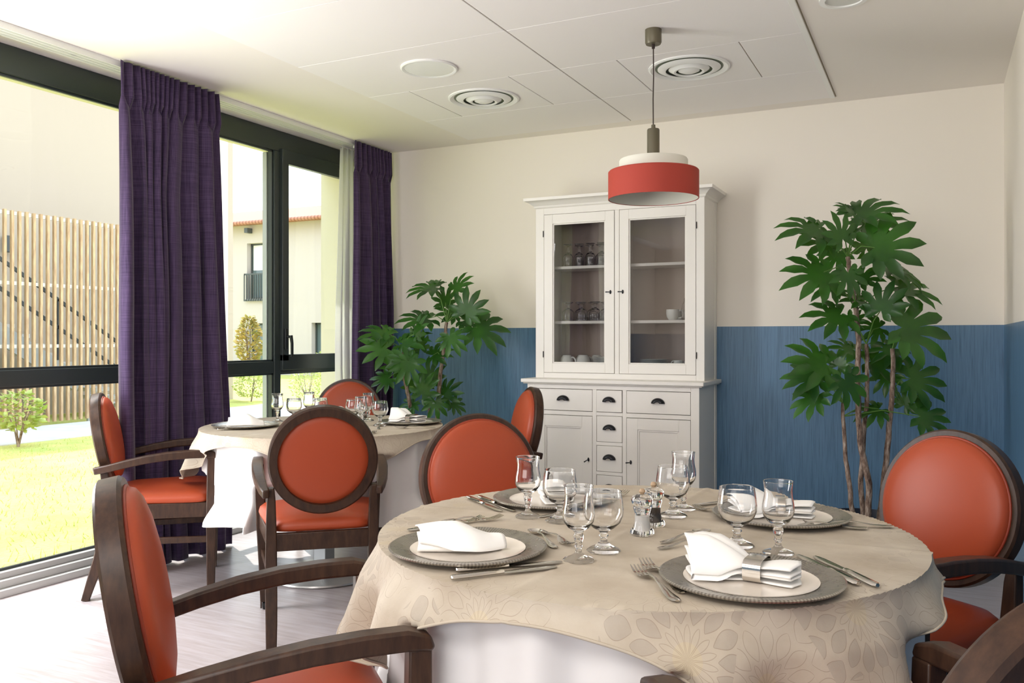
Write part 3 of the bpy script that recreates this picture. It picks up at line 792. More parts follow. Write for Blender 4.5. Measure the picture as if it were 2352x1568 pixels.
# napkins
def napkin_mesh(kind, seed):
    rnd = random.Random(seed); ph = [rnd.uniform(0, 6.28) for _ in range(6)]
    # S-shaped cross-section of layers
    sec = []
    lay = 4
    for l in range(lay):
        z = 0.04+0.9*l/(lay-1)
        xs = [-1+2*k/10 for k in range(11)]
        if l % 2: xs = xs[::-1]
        for x in xs: sec.append((x*(0.93+0.05*(l % 2)), z))
        if l < lay-1:
            s_ = xs[-1]; z2 = 0.04+0.9*(l+1)/(lay-1)
            for a in (0.25, 0.5, 0.75): sec.append((s_*(0.95+0.07*sin(a*pi)), z+(z2-z)*a))
    m_ = len(sec); nl = 26; b = MB()
    def P(i, j):
        s_ = j/(nl-1); x, z = sec[i]
        if kind == 'fold':
            y = -0.086+0.172*s_; e_ = max(0, (s_-0.62)/0.38); hw = (0.038+0.006*sin(pi*s_))*(1-0.62*e_**1.5); h = (0.036+0.018*exp(-((s_-0.42)/0.22)**2))*(1-0.45*e_)
            lift = 0.008*sin(2*pi*s_+ph[0])*z
            yy = y + 0.010*x*z
            zz = 0.003+z*h*(0.75+0.25*cos(x*1.3)) + max(0, lift)
            dr = max(0, (x-0.45)/0.55)**2*(z > 0.5)*min(1, 0.35+s_*1.6)
            xx = x*(1.0 if z > 0.5 else 0.88)+0.16*dr*z
            zz = zz*(1-0.80*dr*(1.05-0.25*z))
            return (xx*hw+0.006*sin(5*s_+ph[1])*z, yy, max(0.0025, zz))
        else:   # ring: loop end, pinched at the ring, fan end with peaks
            y = -0.08+0.18*s_; pin = exp(-((s_-0.38)/0.16)**2)
            fan = max(0, (s_-0.45)/0.55)
            hw = 0.038-0.012*pin+0.034*fan
            h = 0.034-0.008*pin+0.010*fan
            pk = min(1, fan*1.6)*(0.034*exp(-((x-0.55)/0.3)**2)+0.040*exp(-((x+0.25)/0.38)**2))*z*(1-0.35*fan)
            zz = 0.003+z*h*(0.8+0.2*cos(x*1.2)) + pk
            yy = y + fan*0.02*cos(2.4*x+ph[3]*0) - (0.010*(1-abs(x)) if s_ < 0.1 else 0)
            dr = max(0, (-x-0.35)/0.65)**2*(z > 0.5)*min(1, fan*2.2)+0.8*max(0, (x-0.5)/0.5)**2*(z > 0.9)*min(1, fan*2)
            xx = x*(1.0 if z > 0.5 else 0.86)*(1+0.10*dr)
            return (xx*hw, yy+0.006*sin(3*x+1)*fan*z, max(0.0025, zz*(1-0.82*min(1, dr)*(1.05-0.2*z))))
    b.grid(P, m_, nl)
    return b
def make_napkin(kind, seed):
    r = empty('napkin')
    napkin_mesh(kind, seed).build('folded_cloth', MAT['napkin'], r, sharp=70, solid=0.0028)
    return r
def ring_at(x, y, z, rz, label):
    o = thing('napkin_ring', label, 'napkin ring', (x, y, z), rz)
    b = MB(); n = 40; vs = []
    for (k, yy) in ((1.0, -0.016), (1.0, 0.016), (1.06, 0.016), (1.06, -0.016)):
        for i in range(n):
            a = 2*pi*i/n; e = 0.55
            cx_ = (abs(cos(a))**e)*(1 if cos(a) >= 0 else -1); cz = (abs(sin(a))**e)*(1 if sin(a) >= 0 else -1)
            vs.append((0.034*k*cx_, yy, 0.020+0.0195*k*cz))
    fs = [(j*n+i, j*n+(i+1) % n, ((j+1) % 4)*n+(i+1) % n, ((j+1) % 4)*n+i) for j in range(4) for i in range(n)]
    b.add(vs, fs).build('band', MAT['silver'], o)
    return o
nz_ = TT+0.0072
def nap(kind, i, seed, deg, label, dx=0, dy=0, ring=None):
    x, y = plates[i][0]+dx, plates[i][1]+dy
    o = make_napkin(kind, seed); o.location = (x, y, nz_); o.rotation_euler.z = radians(deg)
    tag(o, label, 'napkin')
    if ring:
        a = radians(deg)+pi/2; k = -0.08+0.18*0.38
        ring_at(x+cos(a)*k, y+sin(a)*k, nz_, radians(deg), ring)
nap('fold', 0, 1, -62, 'white folded napkin lying on the left plate of the near table', -0.012, -0.012)
nap('ring', 1, 2, 84, 'white napkin pulled through a silver ring on the front plate', 0.0, 0.0, 'silver napkin ring round the napkin on the front plate')
nap('fold', 2, 3, 30, 'white napkin on the back left plate of the near table, behind the wine glasses')
nap('ring', 3, 4, 100, 'white napkin in a ring on the back right plate of the near table', -0.01, 0.0, 'silver napkin ring on the back right plate of the near table')
nap('fold', 4, 5, -60, 'white napkin on the left plate of the far table')
nap('ring', 5, 6, 80, 'white napkin on the right plate of the far table', 0, 0, 'silver napkin ring on the right plate of the far table')
nap('fold', 6, 7, 20, 'white napkin on the back plate of the far table')

# glasses
def shell(outer, th):
    inner = [(max(r-th, 0), z) for (r, z) in outer]
    return inner
def make_water():
    """tall tulip glass on a knopped stem"""
    out = [(0, 0.0), (0.030, 0.0), (0.0315, 0.002), (0.028, 0.005), (0.012, 0.011), (0.0065, 0.017), (0.0055, 0.024), (0.0085, 0.028), (0.0065, 0.032), (0.0095, 0.044), (0.0105, 0.050), (0.0080, 0.055), (0.012, 0.060),
           (0.022, 0.066), (0.0295, 0.077), (0.0325, 0.089), (0.0315, 0.102), (0.0285, 0.117), (0.0275, 0.130), (0.0295, 0.147), (0.0302, 0.1485)]
    inn = [(0.0288, 0.1480), (0.0262, 0.130), (0.0270, 0.117), (0.0298, 0.102), (0.0307, 0.089), (0.0277, 0.078), (0.0205, 0.0695), (0.010, 0.066), (0, 0.065)]
    return MB().lathe(out+inn, 40)
def make_wine():
    """low balloon glass on a short knopped stem"""
    out = [(0, 0.0), (0.034, 0.0), (0.0355, 0.002), (0.031, 0.006), (0.016, 0.013), (0.0085, 0.020), (0.0065, 0.027), (0.0105, 0.032), (0.0075, 0.037), (0.012, 0.043),
           (0.022, 0.048), (0.034, 0.059), (0.0405, 0.074), (0.0415, 0.088), (0.0395, 0.104), (0.0365, 0.123), (0.0368, 0.1245)]
    inn = [(0.0354, 0.1242), (0.0380, 0.104), (0.0400, 0.088), (0.0390, 0.075), (0.0325, 0.0615), (0.021, 0.0515), (0.010, 0.0485), (0, 0.048)]
    return MB().lathe(out+inn, 40)
water0 = make_water().build('water_glass', MAT['glass'], None, sharp=60)
wine0 = make_wine().build('wine_glass', MAT['glass'], None, sharp=60)
nw = [0, 0]
def glass(kind, x, y, z, label, group=None, flip=False, s=1.0):
    i = 0 if kind == 'water' else 1
    p = (water0, wine0)[i]
    o = p if nw[i] == 0 else p.copy()
    if nw[i]: COL.objects.link(o)
    nw[i] += 1
    for k in ('label', 'category', 'group'):
        if k in o: del o[k]
    o.location = (x, y, z + (0.1487 if i == 0 else 0.1247)*s if flip else z)
    o.rotation_euler = (pi if flip else 0, 0, 0); o.scale = (s, s, s)
    tag(o, label, 'glass', group)
for kind, x, y, lab in [
    ('water', -0.902, 1.922, 'tall tulip water glass standing nearest the left chair back, left of the near table'),
    ('wine', -0.812, 1.911, 'low wine glass before the napkin of the back left plate, beside the leftmost water glass'),
    ('water', -0.635, 1.590, 'tall water glass in the middle front of the near table, right of the dessert spoon and fork'),
    ('wine', -0.617, 1.684, 'wine glass just behind the middle front water glass, left of the salt mill'),
    ('wine', -0.584, 2.090, 'wine glass right of the pepper mill, in front of the cabinet drawers'),
    ('water', -0.583, 2.185, 'tall water glass at the back of the near table, overlapping the cabinet side'),
    ('wine', -0.378, 1.850, 'large-looking wine glass directly behind the front plate'),
    ('water', -0.289, 1.821, 'tall water glass behind the front plate, right of the wine glass, before the blue wall')]:
    glass(kind, x, y, TT, lab)
for kind, px, py, lab in [
    ('water', 637, 968, 'water glass on the far table against the window mullion'),
    ('wine', 675, 968, 'wine glass on the far table just behind the top of the brown chair back'),
    ('water', 710, 962, 'water glass on the far table before the sunlit shrub'),
    ('wine', 735, 968, 'wine glass on the far table at the left edge of the rear orange chair back'),
    ('wine', 812, 972, 'wine glass on the far table, left of the cluster before the rear orange chair'),
    ('water', 829, 978, 'water glass on the far table in the middle of the cluster'),
    ('water', 846, 966, 'tallest looking water glass on the far table, right before the rear orange chair back'),
    ('wine', 873, 977, 'wine glass on the far table, rightmost of the cluster')]:
    p = atz(px, py, TT); glass(kind, p.x, p.y, TT, lab)

# salt and pepper mills
def mill(px, py, lab, fill, name):
    p = atz(px, py, TT)
    t = thing(name, lab, 'shaker', (p.x, p.y, TT))
    out = [(0, 0), (0.026, 0), (0.0275, 0.003), (0.0255, 0.010), (0.0195, 0.018), (0.0165, 0.030), (0.0165, 0.045), (0.019, 0.054), (0.0205, 0.058), (0.0195, 0.062), (0, 0.062)]
    MB().lathe(out, 32).build('body', MAT['glass'], t)
    MB().lathe([(0, 0.006), (0.013, 0.007), (0.0125, 0.03), (0.013, 0.042), (0, 0.043)], 24).build('contents', fill, t)
    MB().lathe([(0, 0.063), (0.017, 0.063), (0.0235, 0.070), (0.025, 0.077), (0.022, 0.084), (0.012, 0.089), (0, 0.090)], 28).build('cap', MAT['glass'], t)
    MB().lathe([(0, 0.089), (0.005, 0.0905), (0.0075, 0.096), (0.005, 0.1015), (0, 0.103)], 20).build('knob', MAT['knob_wood'], t)
mill(1475, 1226, 'clear acrylic salt mill with white salt, in the middle of the near table', MAT['salt'], 'salt_mill')
mill(1501, 1206, 'clear acrylic pepper mill with dark peppercorns, behind the salt mill', MAT['pepper'], 'pepper_mill')
mill(828, 966, 'small salt mill between the glasses on the far table', MAT['salt'], 'salt_mill')

# cutlery
def bent(y, pts):
    for (a, za), (b_, zb) in zip(pts, pts[1:]):
        if y <= b_: return za+(zb-za)*(y-a)/(b_-a)
    return pts[-1][1]
def blade_strip(b, prof, th=0.0018):
    """prof: (y, halfwidth, z)"""
    vs = []; n = len(prof)
    for y, w, z in prof:
        for sx_, dz in ((-1, 0), (-0.6, th*0.8), (0.6, th*0.8), (1, 0), (0.6, -th*0.5), (-0.6, -th*0.5)): vs.append((sx_*w, y, z+dz))
    fs = [(6*i+k, 6*i+(k+1) % 6, 6*i+6+(k+1) % 6, 6*i+6+k) for i in range(n-1) for k in range(6)]
    fs += [tuple(range(6))[::-1], tuple(range(6*n-6, 6*n))]
    b.add(vs, fs)
def make_fork(s=1.0):
    b = MB()
    blade_strip(b, [(0.0, 0.004, 0.0030), (0.004, 0.0085, 0.0028), (0.020, 0.0105, 0.0026), (0.045, 0.0080, 0.004), (0.075, 0.0045, 0.009), (0.105, 0.0030, 0.013), (0.125, 0.0034, 0.0125), (0.135, 0.008, 0.010), (0.142, 0.012, 0.007), (0.152, 0.0132, 0.0045), (0.158, 0.0132, 0.0035)])
    for k in range(4):
        x = -0.0108+0.0072*k
        b.sweep([(x, 0.156, 0.0036), (x, 0.175, 0.0035), (x*0.98, 0.190, 0.0065), (x*0.96, 0.204, 0.0115)], [(0.0046, 0.002), (0.0040, 0.002), (0.0034, 0.0018), (0.0016, 0.0012)])
    b.v = [(x*s, y*s, z*s) for x, y, z in b.v]
    return b.build('fork', MAT['silver'], None, sharp=50)
def make_spoon(s=1.0):
    b = MB()
    blade_strip(b, [(0.0, 0.004, 0.0030), (0.004, 0.0085, 0.0028), (0.020, 0.0105, 0.0026), (0.045, 0.0080, 0.004), (0.075, 0.0045, 0.009), (0.105, 0.0030, 0.013), (0.128, 0.0034, 0.0125), (0.138, 0.006, 0.011)])
    n = 24; vs = []
    rows = [(1.0, 0.0), (0.85, -0.003), (0.6, -0.0058), (0.3, -0.0072)]
    def PB(k, a, dz):
        w = 0.0195*k*sin(a); y = 0.168-0.032*k*cos(a)*(1.0 if cos(a) > 0 else 0.98)
        return (w, y, 0.0098+dz + 0.003*(y-0.168)/0.03*-0.6)
    for dz0 in (0.0007, -0.0007):
        for k, dz in rows:
            for i in range(n): vs.append(PB(k, 2*pi*i/n, dz+dz0))
        vs.append(PB(0, 0, -0.0076+dz0))
    half = len(rows)*n+1
    fs = []
    for h in (0, half):
        for j in range(len(rows)-1):
            for i in range(n): fs.append((h+j*n+i, h+j*n+(i+1) % n, h+(j+1)*n+(i+1) % n, h+(j+1)*n+i))
        j = len(rows)-1
        for i in range(n): fs.append((h+j*n+i, h+j*n+(i+1) % n, h+half-1))
    for i in range(n): fs.append((i, (i+1) % n, half+(i+1) % n, half+i))
    b.add(vs, fs)
    b.v = [(x*s, y*s, z*s) for x, y, z in b.v]
    return b.build('spoon', MAT['silver'], None, sharp=60)
def make_knife(s=1.0):
    r = empty('table_knife')
    b = MB(); blade_strip(b, [(0.0, 0.004, 0.0040), (0.005, 0.0085, 0.0040), (0.030, 0.0090, 0.0040), (0.070, 0.0075, 0.0045), (0.098, 0.0060, 0.0045), (0.104, 0.0050, 0.0045)], 0.0048)
    b.v = [(x*s, y*s, z*s) for x, y, z in b.v]; b.build('handle', MAT['silver'], r, sharp=50)
    b = MB(); blade_strip(b, [(0.103, 0.0050, 0.0040), (0.112, 0.0088, 0.0038), (0.150, 0.0100, 0.0036), (0.190, 0.0100, 0.0034), (0.205, 0.0080, 0.0033), (0.213, 0.0040, 0.0032)], 0.0012)
    b.v = [(x*s, y*s, z*s) for x, y, z in b.v]; b.build('blade', MAT['silver'], r, sharp=50)
    return r
protos = {'fork': [make_fork(), 0], 'knife': [make_knife(), 0], 'dfork': [make_fork(0.82), 0], 'dspoon': [make_spoon(0.84), 0]}
LEN = {'fork': 0.204, 'spoon': 0.2, 'knife': 0.213, 'dfork': 0.167, 'dspoon': 0.168}
def cut(kind, p, q, label, z=TT+0.0008):
    """handle end seen near p, tip near q: true length, lying on the cloth"""
    a = atz(p[0], p[1], z); b_ = atz(q[0], q[1], z); d = (b_-a); mid = (a+b_)/2; dn = d.normalized()
    o = place(protos[kind][0], protos[kind][1] == 0, 0, 0, 0, 0, label, kind.replace('dfork', 'fork').replace('dspoon', 'spoon'))
    protos[kind][1] += 1
    st = mid - dn*LEN[kind]/2
    o.location = (st.x, st.y, z); o.rotation_euler.z = atan2(dn.y, dn.x)-pi/2
    return o
cut('fork', (1572, 1396), (1448, 1300), 'outer dinner fork left of the front plate')
cut('fork', (1576, 1370), (1474, 1290), 'inner dinner fork left of the front plate, touching its rim side')
cut('knife', (2028, 1356), (1862, 1276), 'outer table knife right of the front plate')
cut('knife', (1985, 1352), (1822, 1272), 'inner table knife right of the front plate')
cut('dfork', (1490, 1264), (1669, 1237), 'dessert fork lying above the front plate, tines towards the wine glass')
cut('dspoon', (1510, 1250), (1636, 1220), 'dessert spoon behind the dessert fork of the front plate')
cut('knife', (1022, 1333), (1290, 1303), 'outer table knife below the left plate, nearer the table edge')
cut('knife', (1047, 1313), (1290, 1293), 'inner table knife below the left plate')
cut('fork', (925, 1221), (1118, 1193), 'fork behind the left plate, nearer its rim')
cut('fork', (955, 1212), (1168, 1190), 'fork behind the left plate, farther right')
cut('dspoon', (1287, 1268), (1212, 1213), 'dessert spoon right of the left plate')
cut('dfork', (1240, 1218), (1313, 1257), 'dessert fork right of the left plate, tines to the camera')
cut('knife', (1072, 1143), (1155, 1178), 'outer table knife left of the back left plate')
cut('knife', (1100, 1143), (1182, 1176), 'inner table knife left of the back left plate')
cut('dspoon', (1255, 1186), (1345, 1172), 'dessert spoon in front of the back left plate, behind the wine glass')
cut('fork', (1338, 1158), (1440, 1134), 'fork right of the back left plate, tines upward near the mills')
cut('fork', (1330, 1168), (1420, 1146), 'second fork right of the back left plate, nearer the glasses')
cut('fork', (2020, 1210), (1878, 1208), 'outer fork before the back right plate, at the table edge')
cut('fork', (1962, 1214), (1812, 1210), 'inner fork before the back right plate')
cut('dfork', (1702, 1196), (1590, 1164), 'dessert fork left of the back right plate, tines to the left')
cut('knife', (1722, 1148), (1610, 1160), 'table knife left of the back right plate, near the pepper mill')
cut('knife', (490, 988), (615, 984), 'knife before the left plate of the far table')
cut('fork', (1000, 982), (905, 984), 'fork before the right plate of the far table')
cut('dspoon', (865, 992), (876, 972), 'dessert spoon left of the right plate on the far table')
cut('dfork', (846, 1003), (862, 992), 'dessert fork on the far table beside the brown chair back')

# ------------------------------------------------------------ cabinet
CXL, CXR, YL, YU = -2.342, -1.236, 4.985, 5.112
cab = thing('display_cabinet', 'tall white glazed display cabinet with drawers and cupboards below', 'cabinet', (CXL, YL, 0))
def cb(b): b.v = [(x-CXL, y-YL, z) for x, y, z in b.v]; return b
YW = YB-0.002
b = MB()       # lower carcass: sides, back, plinth and face frame
b.box(CXL, CXL+0.05, YL, YW-0.02, 0.0, 0.924); b.box(CXR-0.05, CXR, YL, YW-0.02, 0.0, 0.924)
b.box(CXR-0.05, CXR+0.004, YW-0.05, YW, 0.0, 0.924)
b.box(CXL+0.05, CXR-0.05, YW-0.02, YW, 0.0, 0.924)
b.box(CXL+0.05, CXR-0.05, YL, YL+0.022, 0.888, 0.924)
b.box(CXL+0.05, CXR-0.05, YL+0.01, YL+0.03, 0.0, 0.09); b.box(CXL+0.05, CXR-0.05, YL, YL+0.022, 0.09, 0.125)
b.box(-1.899, -1.873, YL, YL+0.022, 0.125, 0.888); b.box(-1.705, -1.680, YL, YL+0.022, 0.125, 0.888)
b.box(CXL+0.05, -1.899, YL, YL+0.022, 0.724, 0.750); b.box(-1.680, CXR-0.05, YL, YL+0.022, 0.724, 0.750)
for z0, z1 in ((0.729, 0.750), (0.547, 0.568), (0.366, 0.386)): b.box(-1.873, -1.705, YL, YL+0.022, z0, z1)
b.box(CXL+0.05, CXR-0.05, YL+0.022, YW-0.02, 0.09, 0.11)
cb(b).build('lower_body', MAT['cab'], cab, bevel=0.0015)
b = MB()
b.box(CXL-0.033, CXR+0.033, YL-0.033, YW, 0.924, 0.948); b.box(CXL-0.022, CXR+0.022, YL-0.022, YW, 0.916, 0.924)
cb(b).build('worktop', MAT['cab'], cab, bevel=0.006)
b = MB()       # upper carcass
b.box(CXL, CXL+0.058, YU, YW-0.012, 0.948, 2.057); b.box(CXR-0.050, CXR, YU, YW-0.012, 0.948, 2.057)
b.box(CXR-0.02, CXR+0.004, YW-0.045, YW, 0.948, 2.057)
b.box(CXL+0.058, CXR-0.05, YU, YU+0.022, 0.948, 0.982); b.box(CXL+0.058, CXR-0.05, YU, YU+0.022, 2.005, 2.057)
b.box(-1.800, -1.771, YU, YU+0.022, 0.982, 2.005)
b.box(CXL+0.058, CXR-0.05, YU+0.022, YW-0.012, 2.03, 2.057)
cb(b).build('upper_body', MAT['cab'], cab, bevel=0.0015)
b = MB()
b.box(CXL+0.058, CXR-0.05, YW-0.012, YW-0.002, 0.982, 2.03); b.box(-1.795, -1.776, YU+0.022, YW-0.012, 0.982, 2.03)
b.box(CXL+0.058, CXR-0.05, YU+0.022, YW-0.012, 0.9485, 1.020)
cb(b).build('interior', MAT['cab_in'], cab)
for z in (1.316, 1.671):
    for x0, x1 in ((CXL+0.059, -1.796), (-1.775, CXR-0.051)):
        b = MB().box(x0, x1, YU+0.06, YW-0.013, z-0.018, z); cb(b).build('shelf', MAT['cab'], cab, bevel=0.001)
b = MB()       # cornice: stepped moulding on three sides
prof_ = [(0.0, 2.045), (0.008, 2.052), (0.012, 2.062), (0.030, 2.078), (0.050, 2.090), (0.060, 2.092), (0.062, 2.110)]
ring = []
for o_, z in prof_:
    ring.append([(CXL-o_, YW, z), (CXL-o_, YU-o_, z), (CXR+o_, YU-o_, z), (CXR+o_, YW, z)])
vs = [p for r_ in ring for p in r_]
fs = [(4*i+k, 4*i+k+1, 4*i+4+k+1, 4*i+4+k) for i in range(len(ring)-1) for k in range(3)]
fs += [(0, 1, 2, 3), tuple(4*(len(ring)-1)+k for k in range(4)), tuple([4*i for i in range(len(ring))]+[]) , tuple([4*i+3 for i in range(len(ring))])]
fs.append((0, 3, 4*(len(ring)-1)+3, 4*(len(ring)-1)))
fs = fs[:-3] + [fs[-1]]
b.add(vs, fs); cb(b).build('cornice', MAT['cab'], cab, sharp=25)
def key(b_, x, y, z, a):
    b_.lathe([(0, 0), (0.007, 0), (0.0085, -0.002), (0.006, -0.005), (0, -0.006)], 16, lambda v: Vector((x+v.x*0.8, y+v.z, z+v.y*1.5)))
    b_.tube([(x, y-0.004, z), (x, y-0.016, z)], 0.0028, 8)
    b_.sweep([(x, y-0.015, z), (x-0.026*cos(a), y-0.022, z-0.026*sin(a))], [(0.004, 0.005), (0.003, 0.008)], (0, 1, 0))
def gdoor(x0, x1, kx, hx, lab):
    z0, z1 = 0.984, 2.003; st = 0.060; y0, y1 = YU-0.002, YU+0.018
    b = MB(); b.box(x0, x0+st, y0, y1, z0, z1); b.box(x1-st, x1, y0, y1, z0, z1)
    b.box(x0+st, x1-st, y0, y1, z0, z0+st); b.box(x0+st, x1-st, y0, y1, z1-st, z1)
    a, c_ = 0.008, 0.006
    b.box(x0+st, x0+st+a, y0+c_, y1, z0+st, z1-st); b.box(x1-st-a, x1-st, y0+c_, y1, z0+st, z1-st)
    b.box(x0+st+a, x1-st-a, y0+c_, y1, z0+st, z0+st+a); b.box(x0+st+a, x1-st-a, y0+c_, y1, z1-st-a, z1-st)
    d = cb(b).build('glass_door', MAT['cab'], cab, bevel=0.0015); d['label'] = lab
    b = MB().box(x0+st, x1-st, y0+0.011, y0+0.014, z0+st, z1-st); cb(b).build('pane', MAT['cab_pane'], d, smooth=False)
    b = MB(); key(b, kx, y0, 1.493, 0.0); cb(b).build('key', MAT['black_metal'], d)
    b = MB()
    for z in (1.10, 1.88): b.tube([(hx, y0-0.003, z-0.02), (hx, y0-0.003, z+0.02)], 0.003, 8)
    cb(b).build('hinge', MAT['black_metal'], d)
gdoor(-2.282, -1.803, -1.827, -2.286, 'left glass door')
gdoor(-1.768, -1.288, -1.746, -1.284, 'right glass door')
def pull(b_, x, y, z, hw=0.040):
    n = 20; m_ = 7; vs = []
    for j in range(m_):
        ph_ = pi/2*j/(m_-1)
        for i in range(n+1):
            a = pi*i/n
            vs.append((x+hw*cos(a)*cos(ph_*0.75), y-0.022*sin(ph_)-0.002, z+0.031*sin(a)*cos(ph_*0.8)-0.010))
    fs = [(j*(n+1)+i, j*(n+1)+i+1, (j+1)*(n+1)+i+1, (j+1)*(n+1)+i) for j in range(m_-1) for i in range(n)]
    b_.add(vs, fs)
def drawer(x0, x1, z0, z1, out=0.0):
    b = MB().box(x0, x1, YL-0.001-out, YL+0.02-out, z0, z1); d = cb(b).build('drawer', MAT['cab'], cab, bevel=0.002)
    b = MB(); pull(b, (x0+x1)/2, YL-0.001-out, (z0+z1)/2+0.006); cb(b).build('cup_pull', MAT['black_metal'], d, sharp=70, solid=0.002)
drawer(-2.289, -1.901, 0.753, 0.885); drawer(-1.678, -1.288, 0.753, 0.885)
drawer(-1.870, -1.708, 0.753, 0.885, 0.006)
for z0, z1 in ((0.570, 0.727), (0.388, 0.545), (0.206, 0.364)): drawer(-1.870, -1.708, z0, z1)
def cdoor(x0, x1, kx, a):
    z0, z1 = 0.128, 0.721; st = 0.068; y0, y1 = YL-0.001, YL+0.020
    b = MB(); b.box(x0, x0+st, y0, y1, z0, z1); b.box(x1-st, x1, y0, y1, z0, z1)
    b.box(x0+st, x1-st, y0, y1, z0, z0+st); b.box(x0+st, x1-st, y0, y1, z1-st, z1)
    d = cb(b).build('cupboard_door', MAT['cab'], cab, bevel=0.002)
    q = 0.010
    b = MB(); b.box(x0+st, x0+st+q, y0+0.005, y1, z0+st, z1-st); b.box(x1-st-q, x1-st, y0+0.005, y1, z0+st, z1-st)
    b.box(x0+st+q, x1-st-q, y0+0.005, y1, z0+st, z0+st+q); b.box(x0+st+q, x1-st-q, y0+0.005, y1, z1-st-q, z1-st)
    b.box(x0+st+q, x1-st-q, y0+0.011, y1-0.002, z0+st+q, z1-st-q)
    cb(b).build('panel', MAT['cab'], d, bevel=0.0015)
    b = MB(); key(b, kx, y0, 0.455, a); cb(b).build('key', MAT['black_metal'], d)
cdoor(-2.289, -1.901, -1.925, 0.6); cdoor(-1.678, -1.288, -1.652, 0.1)

# things in the cabinet
ordn = ['leftmost', 'second', 'third', 'fourth', 'fifth', 'sixth']
ZS = {'top': 1.671, 'mid': 1.316, 'bot': 1.020}
for i in range(5):
    glass('water', -2.165+0.078*i, 5.235, ZS['top']+0.0004, 'upside-down water glass in the front row of the top cabinet shelf, %s from the left' % ordn[i], 'glasses on the top cabinet shelf', True)
for i in range(5):
    glass('water', -2.125+0.074*i, 5.33, ZS['top']+0.0004, 'upside-down water glass in the rear row of the top cabinet shelf, %s from the left' % ordn[i], 'glasses on the top cabinet shelf', True)
for i in range(4):
    glass('wine', -2.165+0.095*i, 5.235, ZS['mid']+0.0004, 'upside-down wine glass in the front row of the middle cabinet shelf, %s from the left' % ordn[i], 'glasses on the middle cabinet shelf', True)
for i in range(4):
    glass('wine', -2.118+0.089*i, 5.33, ZS['mid']+0.0004, 'upside-down wine glass in the rear row of the middle cabinet shelf, %s from the left' % ordn[i], 'glasses on the middle cabinet shelf', True)
def make_cup(r=0.04, h=0.066):
    t = empty('cup')
    out = [(0, 0), (r*0.55, 0), (r*0.62, 0.002), (r*0.9, h*0.3), (r, h*0.65), (r*0.97, h)]
    inn = [(r*0.91, h), (r*0.94, h*0.65), (r*0.84, h*0.32), (r*0.5, 0.006), (0, 0.005)]
    MB().lathe(out+inn, 36).build('bowl', MAT['porcelain'], t, sharp=60)
    pts = [(r*0.93, 0, h*0.82), (r*1.25, 0, h*0.9), (r*1.6, 0, h*0.68), (r*1.55, 0, h*0.38), (r*1.2, 0, h*0.2), (r*0.86, 0, h*0.22)]
    sm = []
    for i in range(len(pts)-1):
        for k in range(4):
            q = k/4; p0 = Vector(pts[max(i-1, 0)]); p1 = Vector(pts[i]); p2 = Vector(pts[i+1]); p3 = Vector(pts[min(i+2, len(pts)-1)])
            sm.append(0.5*((2*p1)+(p2-p0)*q+(2*p0-5*p1+4*p2-p3)*q*q+(3*p1-p0-3*p2+p3)*q**3))
    sm.append(Vector(pts[-1]))
    MB().tube(sm, 0.0045, 8).build('handle', MAT['porcelain'], t)
    return t
cup0 = make_cup(); nc = [0]
def cup(x, y, z, rz, lab, s=1.0, flip=False):
    o = place(cup0, nc[0] == 0, x, y, z, rz, lab, 'cup', 'cups in the cabinet'); nc[0] += 1
    o.scale = (s, s, s)
    if flip: o.location.z = z+0.066*s; o.rotation_euler = (pi, 0, rz)
cup(-2.165, 5.215, ZS['bot']+0.0004, -0.3, 'upside-down cup at the bottom left of the cabinet', 1.12, True)
cup(-2.050, 5.215, ZS['bot']+0.0004, 1.1, 'upside-down cup with its handle to the front, second on the cabinet floor', 1.15, True)
cup(-2.105, 5.33, ZS['bot']+0.0004, 0.2, 'upside-down cup behind the two front cups on the cabinet floor', 1.12, True)
cup(-2.00, 5.33, ZS['bot']+0.0004, 0.0, 'upside-down cup behind, next to the left saucer stack', 1.12, True)
cup(-1.466, 5.24, ZS['mid']+0.0004, 0.15, 'white cup on the right middle shelf of the cabinet, in front', 1.0)
cup(-1.452, 5.345, ZS['mid']+0.0004, 0.15, 'white cup on the right middle shelf, just behind the other cup', 1.0)
cup(-1.425, 5.22, ZS['bot']+0.0004, pi-0.2, 'small white cup right of the plate stack in the cabinet', 0.72)
cup(-1.345, 5.22, ZS['bot']+0.0004, pi-0.2, 'small white cup at the bottom right of the cabinet', 0.72)
saucer0 = MB().lathe([(0, 0.001), (0.035, 0.0), (0.06, 0.006), (0.0745, 0.0105), (0.075, 0.012), (0.072, 0.0115), (0.05, 0.006), (0, 0.0045)], 48).build('saucer', MAT['porcelain'], None, sharp=60)
onum = ['lowest', 'second from the bottom', 'third from the bottom', 'fourth from the bottom', 'fifth from the bottom', 'sixth from the bottom', 'topmost', 'eighth']
first = True
for (sx_, sy_, s, nn, lab, grp) in ((-1.900, 5.225, 1.0, 7, 'white saucer in the cabinet stack beside the upside-down cups', 'saucers in the left stack'), (-1.585, 5.235, 1.22, 7, 'white side plate in the stack behind the right glass door', 'side plates in the right stack')):
    for k in range(nn):
        o = saucer0 if first else saucer0.copy()
        if not first: COL.objects.link(o)
        first = False
        o.name = 'saucer' if s == 1.0 else 'side_plate'
        o.location = (sx_, sy_, ZS['bot']+0.0003+0.0088*k*(1 if s == 1 else 0.82)); o.scale = (s, s, 1.0 if s == 1 else 0.82)
        tag(o, lab+', '+onum[k], 'saucer' if s == 1.0 else 'plate', grp)
o = MB().lathe([(0, 0), (0.035, 0), (0.043, 0.01), (0.048, 0.045), (0.040, 0.09), (0.026, 0.12), (0.026, 0.135), (0.0235, 0.135), (0.0235, 0.12), (0.038, 0.09), (0.0455, 0.045), (0.041, 0.012), (0, 0.006)], 36).build('carafe', MAT['glass'], None, sharp=60, loc=(-1.372, 5.26, ZS['mid']+0.0004))
